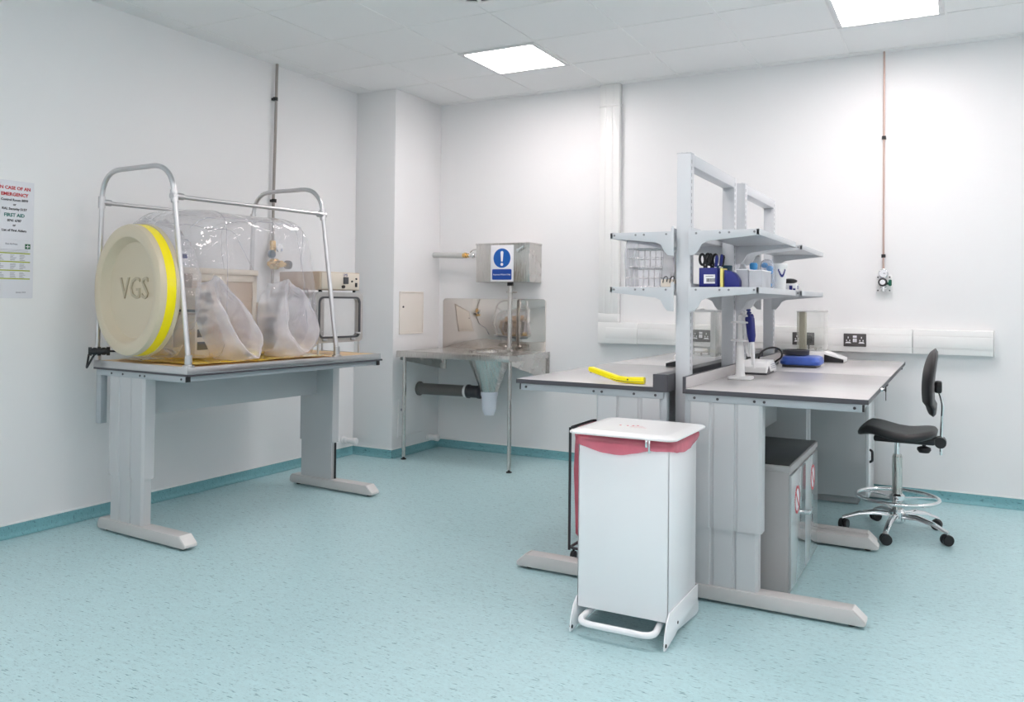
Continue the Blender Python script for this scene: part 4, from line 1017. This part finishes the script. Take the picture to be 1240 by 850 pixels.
for z, s in ((0, 1.0), (.05, 1.04), (.10, 1.05), (.15, 1.04), (.20, 1.0), (.226, .94)):
    rg.append([Vector((3.130 + (x - 3.130) * s + .004 * noise.noise(Vector((x * 40, y * 40, z * 40))), -2.352 + (y + 2.352) * s + .004 * noise.noise(Vector((x * 40, y * 40, z * 40 + 9))), SL + .001 + z)) for x, y in rrect(3.040, 3.222, -2.447, -2.255, .015, 8)])
solo('rack_bag', MB().loft(rg, False, True), M['polybag'], 'crinkled clear polythene bag around the stacked wire racks', 'bag', (3.13, -2.35, SL), sharp=180)
t = thing('tissue_bottle', 'white bottle with black cap beside the bagged wire racks', 'bottle', (3.215, -2.1, SL), world=True)
part(t, 'body', MB().lathe([(.038, 0), (.040, .01), (.040, .17), (.024, .195), (.02, .20)], (3.215, -2.12, SL), seg=28), M['whiteplas'])
part(t, 'cap', MB().lathe([(.022, .198), (.022, .225), (.018, .228), (.001, .228)], (3.215, -2.12, SL), seg=24), M['black'])
t = thing('clip_box', 'small beige card box with black bulldog clips by the near shelf post', 'box', (3.26, -2.47, SL), world=True)
part(t, 'box', MB().box(3.235, 3.298, -2.50, -2.43, SL, SL + .034, .002), M['beigelight'])
for k in range(2):
    xx = 3.245 + .032 * k
    part(t, 'clip', MB().tube(fillet([(xx, -2.503, SL + .018), (xx + .004, -2.503, SL + .040), (xx + .014, -2.503, SL + .048), (xx + .022, -2.503, SL + .044), (xx + .018, -2.503, SL + .022)], .008, 4), .0024, 8), M['black'])

# ------------------------------------------------------------------ clear tent isolator on its board (local frame of the bench: x depth, y length)
LOC = (1.01, -3.235, 0)
t = thing('flexible_isolator', 'clear inflatable glove tent in an aluminium hoop frame with a round yellow-banded door', 'isolator', LOC, TH)
Z0, ZB = .8935, .928
bb = part(t, 'base_board', MB().box(-.80, -.004, .004, 1.474, Z0, ZB - .001, .001), M['ply'])
tr_ = MB()
for a in ((-.802, 0, 0, .007), (-.802, 0, 1.471, 1.478), (-.007, 0, .007, 1.471)): tr_.box(*a, Z0, ZB, .001)
for a in ((-.802, 0, 0, .016), (-.016, 0, .016, 1.471), (-.802, 0, 1.462, 1.478)): tr_.box(*a, ZB - .001, ZB + .0015)
for k in range(5): tr_.cyl((-.09 - .16 * k, -.001, .911), (-.09 - .16 * k, .001, .911), .004, 8)
for k in range(9): tr_.cyl((-.001, .1 + .16 * k, .911), (.001, .1 + .16 * k, .911), .004, 8)
part(bb, 'metal_edging', tr_, M['alu'])
# hoops
def hoop(y, vb, vt):
    pts = fillet([(vb, y, ZB + .03), (vb - .125, y, 1.80), (vb - .19, y, 1.985), (-.76, y, 1.985), (-.80, y, 1.80), (-.835, y, ZB + .03)], .14, 8)
    pts = fillet([(vb, y, ZB + .02), (vb - .16, y, 1.978), (-.795, y, 1.978), (-.818, y, ZB + .02)], .16, 10)
    return MB().tube(pts, .0135, 14)
for y, vb in ((.030, -.030), (1.10, -.030)):
    h = part(t, 'hoop', hoop(y, vb, 0), M['alu'])
    for v in (vb, -.818):
        pass
    part(h, 'foot_socket', MB().lathe([(.030, ZB + .0015), (.030, ZB + .008), (.019, ZB + .012), (.019, ZB + .06), (.014, ZB + .062)], (vb - .001, y, 0), seg=18).lathe([(.019, Z0 + .0), (.019, ZB + .06)], (-.8175, y, 0), seg=18), M['alu'])
    part(h, 'tee_joint', MB().cyl((vb - .131, y, 1.775), (vb - .140, y, 1.840), .019, 16).cyl((vb - .135, y - (.04 if y > 1 else .018), 1.808), (vb - .135, y + (.05 if y < 1 else .02), 1.808), .018, 14), M['alu'])
    part(h, 'tee_joint', MB().cyl((-.800, y, 1.775), (-.799, y, 1.840), .019, 16).cyl((-.797, y, 1.808), (-.797, y + (.05 if y < 1 else -.04), 1.808), .018, 14), M['alu'])
part(t, 'top_rail', MB().cyl((-.165, .03, 1.806), (-.165, 1.10, 1.812), .0115, 14), M['alu'])
part(t, 'top_rail', MB().cyl((-.797, .03, 1.806), (-.797, 1.10, 1.812), .0115, 14), M['alu'])
# yellow base sheet
ys = MB(); NX, NY = 20, 34; vs = []; fs = []
for i in range(NX + 1):
    for j in range(NY + 1):
        x = -.74 + .695 * i / NX; y = .085 + .99 * j / NY
        vs.append((x, y, ZB + .008 + .005 * noise.noise(Vector((x * 9, y * 9, 0))) + .003 * noise.noise(Vector((x * 30, y * 30, 2)))))
for i in range(NX):
    for j in range(NY): a = i * (NY + 1) + j; fs.append((a, a + 1, a + NY + 2, a + NY + 1))
part(t, 'base_sheet', MB().add(vs, fs), M['yellowsheet'], 'glossy amber base sheet', sharp=180)
# door disc
DR = .350
DC = Vector((-.452, -.030, 1.318)); phi = math.radians(-6)
dn = Vector((-math.sin(phi) * 0 + math.sin(phi), -math.cos(phi), 0)).normalized()      # outward normal, towards the viewer's end
dn = Vector((-math.sin(math.radians(6)), -math.cos(math.radians(6)), 0))
dprof = [(.001, -.034), (.240, -.034), (.256, -.030), (.270, -.006), (.282, .014), (.296, .020), (.325, .020), (.344, .013), (DR, 0), (DR, -.018), (DR - .004, -.060), (.001, -.060)]
door = part(t, 'door', MB().lathe(dprof[::-1] if False else dprof, DC, dn, 72), M['cream'], 'cream dished round door')
part(door, 'yellow_band', MB().lathe([(DR - .01, -.018), (DR + .001, -.018), (DR + .001, -.068), (DR - .01, -.068)], DC, dn, 72, cap=False), M['yellow'], 'bright yellow tape band')
part(door, 'port_ring', MB().lathe([(DR - .012, -.066), (DR + .006, -.068), (DR + .008, -.09), (DR - .006, -.095), (DR - .02, -.085)], DC, dn, 72, cap=False), M['cream'])
rt = Vector((0, 0, 1)).cross(dn).normalized()
part(door, 'embossed_letters', MB().text('VGS', .165, DC + dn * -.0335 + Vector((0, 0, .005)) , rt, (0, 0, 1), depth=.006), M['creamdark'], sharp=30)
# tent
def sup(cx, cz, rx, rz, e, n=72):
    out = []
    for i in range(n):
        a = 2 * PI * i / n; c, s_ = math.cos(a), math.sin(a)
        out.append((cx + rx * abs(c) ** e * (1 if c > 0 else -1), cz + rz * abs(s_) ** e * (1 if s_ > 0 else -1)))
    return out
stations = [(.052, -.455, 1.312, .345, .345, 1.0), (.085, -.455, 1.317, .338, .352, .95), (.13, -.455, 1.338, .345, .395, .75), (.19, -.452, 1.352, .352, .414, .5), (.27, -.45, 1.358, .357, .418, .36), (.42, -.45, 1.358, .359, .418, .32), (.60, -.45, 1.357, .359, .417, .32), (.76, -.45, 1.355, .357, .414, .33), (.85, -.448, 1.354, .356, .412, .31), (.885, -.446, 1.348, .352, .405, .32), (.897, -.443, 1.33, .34, .385, .36), (.902, -.42, 1.24, .27, .28, .6), (.905, -.37, 1.185, .215, .19, .5)]
def catm(st, n):
    out = []
    for k in range(len(st) - 1):
        p0, p1, p2, p3 = st[max(k - 1, 0)], st[k], st[k + 1], st[min(k + 2, len(st) - 1)]
        for q in range(n):
            u = q / n
            out.append([.5 * (2 * b + (c - a) * u + (2 * a - 5 * b + 4 * c - d) * u * u + (3 * b - a - 3 * c + d) * u ** 3) for a, b, c, d in zip(p0, p1, p2, p3)])
    out.append(list(st[-1])); return out
rg = []
for y, cx, cz, rx, rz, e_ in catm(stations, 8):
    ring = []
    for x, z in sup(cx, cz, rx, rz, max(e_, .28), 96):
        d = Vector((x - cx, 0, z - cz)).normalized()
        w = min(1, max(0, y - .05) / .12)
        n1 = abs(noise.noise(Vector((x * 2.2, y * 2.6, z * 2.2)))) * .030 + abs(noise.noise(Vector((x * 6 + 4, y * 5, z * 6)))) * .012
        # sharp folds radiating from the upper far shoulder and from the door
        ang = math.atan2(z - 1.50, y - .70); rad = math.hypot(z - 1.50, y - .70)
        n1 += .016 * (1 - abs(math.sin(ang * 4.5 + x * 5))) ** 3 * math.exp(-((rad - .22) / .16) ** 2)
        ang = math.atan2(z - 1.3, x + .455)
        n1 += .014 * (1 - abs(math.sin(ang * 9 + 3 * noise.noise(Vector((x * 3, y * 3, z * 3)))))) ** 2 * math.exp(-((y - .16) / .09) ** 2)
        q = Vector((x, y, z)) - d * (n1 * w)
        q.y += .20 * (1.775 - q.z) * max(0, min(1, (y - .35) / .5))
        q.z = max(q.z, ZB + .016)
        ring.append(q)
    rg.append(ring)
tent = part(t, 'tent', MB().loft(rg, False, False), M['pvcbag'], 'clear plastic tent', sharp=180)
# creased gather of film between the door ring and the tent, and the welded seams
NG = 240; rgs = []
for u in (0, .12, .3, .5, .7, .86, 1):
    ring = []
    for i in range(NG):
        a = 2 * PI * i / NG
        w = noise.noise(Vector((math.cos(a) * 6, math.sin(a) * 6, 1.3)))
        amp = .010 + .016 * math.sin(PI * min(1, u * 1.1))
        r_ = DR + .002 + .030 * math.sin(PI * u) ** .8 * (1 + .5 * w) + amp * (1 - abs(math.sin(a * 19 + 5 * w + u * 1.2))) ** 1.5 * (u > 0)
        if math.sin(a) < -.85: r_ = min(r_, DR + .004)
        yy = .042 + .115 * u + .012 * w * math.sin(PI * u)
        ring.append(Vector((-.455 + r_ * math.cos(a), yy, max(1.316 + r_ * math.sin(a), ZB + .018))))
    rgs.append(ring)
part(t, 'gathered_collar', MB().loft(rgs, False, False), M['bagfold'], sharp=180)
sm = MB()
for yq in (.32, .82):
    k = min(range(len(rg)), key=lambda q: abs(rg[q][24].y - yq))
    sm.tube([p + (p - Vector((-.45, p.y, 1.355))).normalized() * .001 for p in rg[k]], .0022, 6, True)
for i_ in (12, 36): sm.tube([r_[i_] for r_ in rg[18:-8]], .0028, 6)
part(tent, 'seam', sm, M['bagfold'], sharp=180)
# loose pleats at the far end of the tent
gm = MB()
for k in range(11):
    v = -.56 + .042 * k
    gm.tube([(v, 1.0 + .012 * math.sin(k * 1.9), 1.34 + .02 * math.sin(k)), (v + .012 * math.sin(k * 2.3), 1.025 + .01 * math.sin(k * 3), 1.2), (v + .01, 1.02 + .012 * math.cos(k), 1.05), (v, .99, ZB + .02)], [.003, .013, .012, .006], 8)
part(t, 'pleats', gm, M['bagfold'], sharp=180)
# sleeves
def sleeve(cy, cz, seed, lean, wy, wz, mouth):
    """gauntlet sleeve hanging out of the tent front; lean tips the open mouth towards the far end"""
    NS = 72
    st = [  # (outward x, slide along bench, slide up, half width, half height)
        (-.115, -.030, -.035, 1.16, 1.10), (-.085, -.020, -.03, 1.12, 1.06), (-.045, -.005, -.015, 1.06, 1.02), (-.005, .010, .0, 1.0, 1.0),
        (.022, .022, .008, .93, .96), (.034, .030, .008, .86, .905), (.030, .036, .004, .79, .85), (.005, .040, -.004, .72, .79), (-.04, .042, -.012, .63, .70), (-.09, .043, -.03, .50, .56), (-.15, .044, -.06, .34, .38), (-.20, .044, -.08, .15, .18)]
    st = catm(st, 5); rg = []
    for k, (xo, dy, dz, ry, rz) in enumerate(st):
        ring = []
        for i in range(NS):
            a = 2 * PI * i / NS; c_, s_ = math.cos(a), math.sin(a)
            fold = noise.noise(Vector((c_ * 1.2 + seed, s_ * 1.2, k * .05)))
            crease = (1 - abs(noise.noise(Vector((c_ * 1.9 + seed * 2, s_ * 1.9, k * .07 + 7))))) ** 5
            f = 1 + .10 * fold - .07 * crease
            zz = cz + dz + rz * wz * s_ * f
            yy = cy + dy + ry * wy * c_ * f * (1.0 - .30 * s_) + lean * (cz - zz)
            xx = -.088 + xo + .035 * fold - .05 * max(0, s_) * max(0, xo + .06) / .06
            if s_ < 0: zz -= .05 * s_ * s_; xx += .045 * s_ * s_ * (1 if xo > -.08 else .4)
            zz = max(zz, ZB + .014 + .003 * math.sin(i * 1.1))
            ring.append(Vector((xx, yy, zz)))
        rg.append(ring)
    s_ = part(t, 'sleeve', MB().loft(rg, False, True), M['sleeve'], 'milky plastic glove sleeve', sharp=180)
    part(s_, 'cuff_bead', MB().tube(rg[25][::2], .0032, 6, True), M['sleeve'], sharp=180)
    return s_
sleeve(.345, 1.185, 1.3, .46, .108, .208, 0)
sleeve(.795, 1.190, 5.1, .14, .138, .208, 0)
# airlock box at the far end
ax0, ax1, ay0, ay1, az0, az1 = -.52, -.14, 1.02, 1.455, 1.005, 1.325
fw = part(t, 'airlock_frame', MB(), M['frameplastic']) if False else None
m = MB()
def frame_rect(m, y0, y1, z0, z1, w, x0, x1):
    o_ = rrect(y0, y1, z0, z1, .04, 6); i_ = rrect(y0 + w, y1 - w, z0 + w, z1 - w, .03, 6)
    R = [[Vector((x, p[0], p[1])) for p in P] for P, x in ((i_, x1), (o_, x1), (o_, x0), (i_, x0), (i_, x1))]
    return m.loft(R, False, False)
frame_rect(m, ay0, ay1, az0, az1, .040, ax1 - .03, ax1)
frame_rect(m, ay0, ay1, az0, az1, .040, ax0, ax0 + .03)
enc = MB().box(ax0 + .03, ax1 - .03, ay1 - .022, ay1 - .014, az0 + .03, az1 - .03, .002).box(ax0 + .03, ax1 - .03, ay0 + .03, ay1 - .03, az1 - .020, az1 - .012, .002).box(ax0 + .03, ax1 - .03, ay0 + .03, ay1 - .03, az0 + .012, az0 + .02, .002)
air = part(t, 'airlock', m, M['frameplastic'], 'grey framed airlock window box')
part(air, 'enclosure', enc, M['clearcabinet'])
gk = MB(); frame_rect(gk, ay0 + .028, ay1 - .028, az0 + .028, az1 - .028, .012, ax1 - .005, ax1 + .006)
part(air, 'gasket', gk, M['gasket'])
part(air, 'window', MB().box(ax1 - .022, ax1 - .016, ay0 + .035, ay1 - .035, az0 + .035, az1 - .035), M['clearcabinet'])
part(air, 'rear_window', MB().box(ax0 + .012, ax0 + .018, ay0 + .035, ay1 - .035, az0 + .035, az1 - .035), M['clearcabinet'])
part(air, 'latch', MB().box(ax1, ax1 + .014, ay1 - .075, ay1 - .03, az0 + .05, az0 + .062, .002).box(ax1, ax1 + .012, ay1 - .12, ay1 - .08, az0 + .012, az0 + .026, .002).box(ax1, ax1 + .012, ay0 + .06, ay0 + .10, az0 + .012, az0 + .026, .002), M['alu'])
st_ = MB()
for x in (ax0 + .03, ax1 - .02):
    for y in (ay0 + .05, ay1 - .015): st_.cyl((x, y, ZB + .0), (x, y, az0 + .01), .007, 10)
part(air, 'stand', st_, M['alu'])

# controller on top of the airlock
t2 = thing('control_box', 'beige electronic control box standing on the grey framed airlock', 'control box', LOC, TH)
cz = az1 + .0135
part(t2, 'case', MB().box(ax0 + .02, ax1 - .006, 1.06, 1.425, cz, cz + .115, .004), M['beige'])
fp = part(t2, 'front_panel', MB().box(ax1 - .006, ax1 + .0, 1.075, 1.415, cz + .006, cz + .110, .001), M['beigelight'], 'pale front panel with switches')
part(fp, 'switch', MB().box(ax1, ax1 + .006, 1.265, 1.310, cz + .040, cz + .085, .002), M['darkgrey'])
part(fp, 'inlet', MB().box(ax1, ax1 + .004, 1.375, 1.395, cz + .022, cz + .050, .002), M['black'])
part(fp, 'knob', MB().cyl((ax1, 1.26, cz + .022), (ax1 + .014, 1.26, cz + .022), .010, 14).cyl((ax1, 1.345, cz + .058), (ax1 + .006, 1.345, cz + .058), .006, 12).cyl((ax1, 1.385, cz + .075), (ax1 + .006, 1.385, cz + .075), .006, 12), M['black'])
part(fp, 'logo', MB().text('LMS', .024, (ax1 + .0004, 1.285, cz + .097), (0, 1, 0), (0, 0, 1), depth=.0004), M['navy'], sharp=180)
ftm = MB()
for x in (ax0 + .05, ax1 - .03):
    for y in (1.09, 1.40): ftm.cyl((x, y, az1 + .0005), (x, y, cz + .002), .010, 12)
part(t2, 'foot', ftm, M['black'])

# things inside the tent
IZ = ZB + .0155
t2 = thing('incubator', 'beige steel cabinet inside the clear tent behind the sleeves', 'cabinet', LOC, TH)
part(t2, 'case', MB().box(-.70, -.50, .40, .86, IZ, 1.42, .004), M['beige'])
part(t2, 'top_plate', MB().box(-.715, -.485, .25, .875, 1.42, 1.455, .004), M['beigelight'])
part(t2, 'side_frame', MB().box(-.50, -.492, .838, .87, IZ, 1.42, .002).box(-.50, -.492, .62, .636, IZ, 1.42, .002).box(-.50, -.492, .40, .87, 1.38, 1.42, .002), M['beigelight'])
part(t2, 'side_leg', MB().box(-.70, -.50, .27, .285, IZ, 1.42, .003), M['beigelight'])
t2 = thing('instrument', 'white instrument with grey dark displays standing inside the tent next to the round door', 'instrument', LOC, TH)
part(t2, 'case', MB().box(-.56, -.33, .295, .392, IZ, 1.20, .004), M['beigelight'])
part(t2, 'upper_unit', MB().box(-.55, -.31, .29, .392, 1.215, 1.335, .004), M['beigelight'])
dp = MB()
for z in (.99, 1.06, 1.13): dp.box(-.3302, -.326, .31, .38, z, z + .045, .001)
dp.box(-.3102, -.306, .345, .385, 1.245, 1.315, .001).box(-.3102, -.306, .30, .335, 1.27, 1.31, .001)
part(t2, 'display', dp, M['darkgrey'])
part(t2, 'spacer', MB().box(-.54, -.34, .30, .39, 1.1995, 1.2155), M['darkgrey'])
part(t2, 'shelf_plate', MB().box(-.60, -.28, .290, .392, 1.185, 1.198, .002), M['beige'])
t2 = thing('reagent_carton', 'small white carton with navy print on top of the beige cabinet in the tent', 'carton', LOC, TH)
part(t2, 'box', MB().box(-.60, -.50, .29, .375, 1.4555, 1.545, .002), M['paper'])
part(t2, 'print', MB().box(-.4998, -.4985, .30, .365, 1.505, 1.53).box(-.4998, -.4985, .30, .34, 1.47, 1.482).box(-.4998, -.4985, .325, .335, 1.487, 1.496), M['navy'])
t2 = thing('meter', 'small beige meter with a dark panel inside the tent near its far end', 'meter', LOC, TH)
part(t2, 'case', MB().box(-.62, -.46, .893, .985, IZ, 1.255, .004), M['beigelight'])
part(t2, 'dark_panel', MB().box(-.4598, -.456, .90, .98, IZ + .02, 1.165, .001), M['darkgrey'])
part(t2, 'screen', MB().box(-.4598, -.456, .91, .965, 1.19, 1.235, .001), M['greyink'])
solo_l = thing('yellow_tub', 'little yellow pot lying between the two milky sleeves', 'pot', LOC, TH)
part(solo_l, 'body', MB().lathe([(.018, 0), (.022, .05), (.020, .052)], (-.13, .50, ZB + .036), (.3, 1, 0), 18), M['yellow'])
part(solo_l, 'lid', MB().lathe([(.024, -.014), (.024, 0)], (-.13, .50, ZB + .036), (.3, 1, 0), 18), M['darkgrey'])

# cable with inline connector behind the round door
t2 = thing('power_cable', 'black cable with a fat inline connector draped off the rear of the bench', 'cable', LOC, TH)
part(t2, 'lead', MB().tube(fillet([(-.66, .20, ZB + .02), (-.70, .12, ZB + .05), (-.735, .03, ZB + .052), (-.765, -.015, ZB + .045), (-.80, -.03, ZB - .02), (-.822, -.03, ZB - .045), (-.835, -.015, ZB - .01), (-.85, .0, ZB + .03)], .04, 5), .0055, 10), M['black'])
cn = MB()
for k in range(5):
    p_ = Vector((-.728 - .012 * k, .048 - .019 * k, ZB + .052)); q_ = p_ + Vector((-.009, -.015, 0)); cn.cyl(p_, q_, .024 if k % 2 == 0 else .021, 14)
cn.cyl((-.728, .048, ZB + .052), (-.785, -.042, ZB + .052), .018, 14)
part(t2, 'connector', cn, M['black'])
t2 = thing('drop_cable', 'short black cable dangling below the far end of the tent bench', 'cable', LOC, TH)
part(t2, 'lead', MB().tube(fillet([(-.42, 1.40, .862), (-.40, 1.415, .84), (-.40, 1.43, .80), (-.44, 1.425, .782), (-.50, 1.42, .80), (-.55, 1.415, .866)], .03), .005, 8), M['black'])

# ------------------------------------------------------------------ camera, world, colour
f, cxp, cyp = 1010.306, 620.06, 349.62
yaw, pitch, roll = 0.4928, 0.01406, -0.01049
fw = Vector((-math.sin(yaw) * math.cos(pitch), math.cos(yaw) * math.cos(pitch), math.sin(pitch)))
rr = fw.cross(Vector((0, 0, 1))).normalized(); dd = fw.cross(rr)
c, s_ = math.cos(roll), math.sin(roll)
r2 = c * rr + s_ * dd; d2 = -s_ * rr + c * dd
cam = bpy.data.cameras.new('camera'); co = bpy.data.objects.new('camera', cam); COL.objects.link(co)
Mx = Matrix((( r2.x, -d2.x, -fw.x, 4.4355), (r2.y, -d2.y, -fw.y, -6.1679), (r2.z, -d2.z, -fw.z, 1.284), (0, 0, 0, 1)))
co.matrix_world = Mx
cam.sensor_fit = 'HORIZONTAL'; cam.sensor_width = 36; cam.lens = f * 36 / 1240
cam.shift_x = (620 - cxp) / 1240; cam.shift_y = (cyp - 425) / 1240
cam.clip_start = .02
scene.camera = co
w = bpy.data.worlds.new('world'); scene.world = w; w.use_nodes = True
w.node_tree.nodes['Background'].inputs[0].default_value = (1, .96, .98, 1); w.node_tree.nodes['Background'].inputs[1].default_value = 1.8
vs_ = scene.view_settings
vs_.view_transform = 'Standard'; vs_.look = 'None'; vs_.gamma = 1; vs_.use_curve_mapping = False; vs_.exposure = 0
scene.cycles.transparent_max_bounces = 32
scene.cycles.max_bounces = 10; scene.cycles.diffuse_bounces = 6
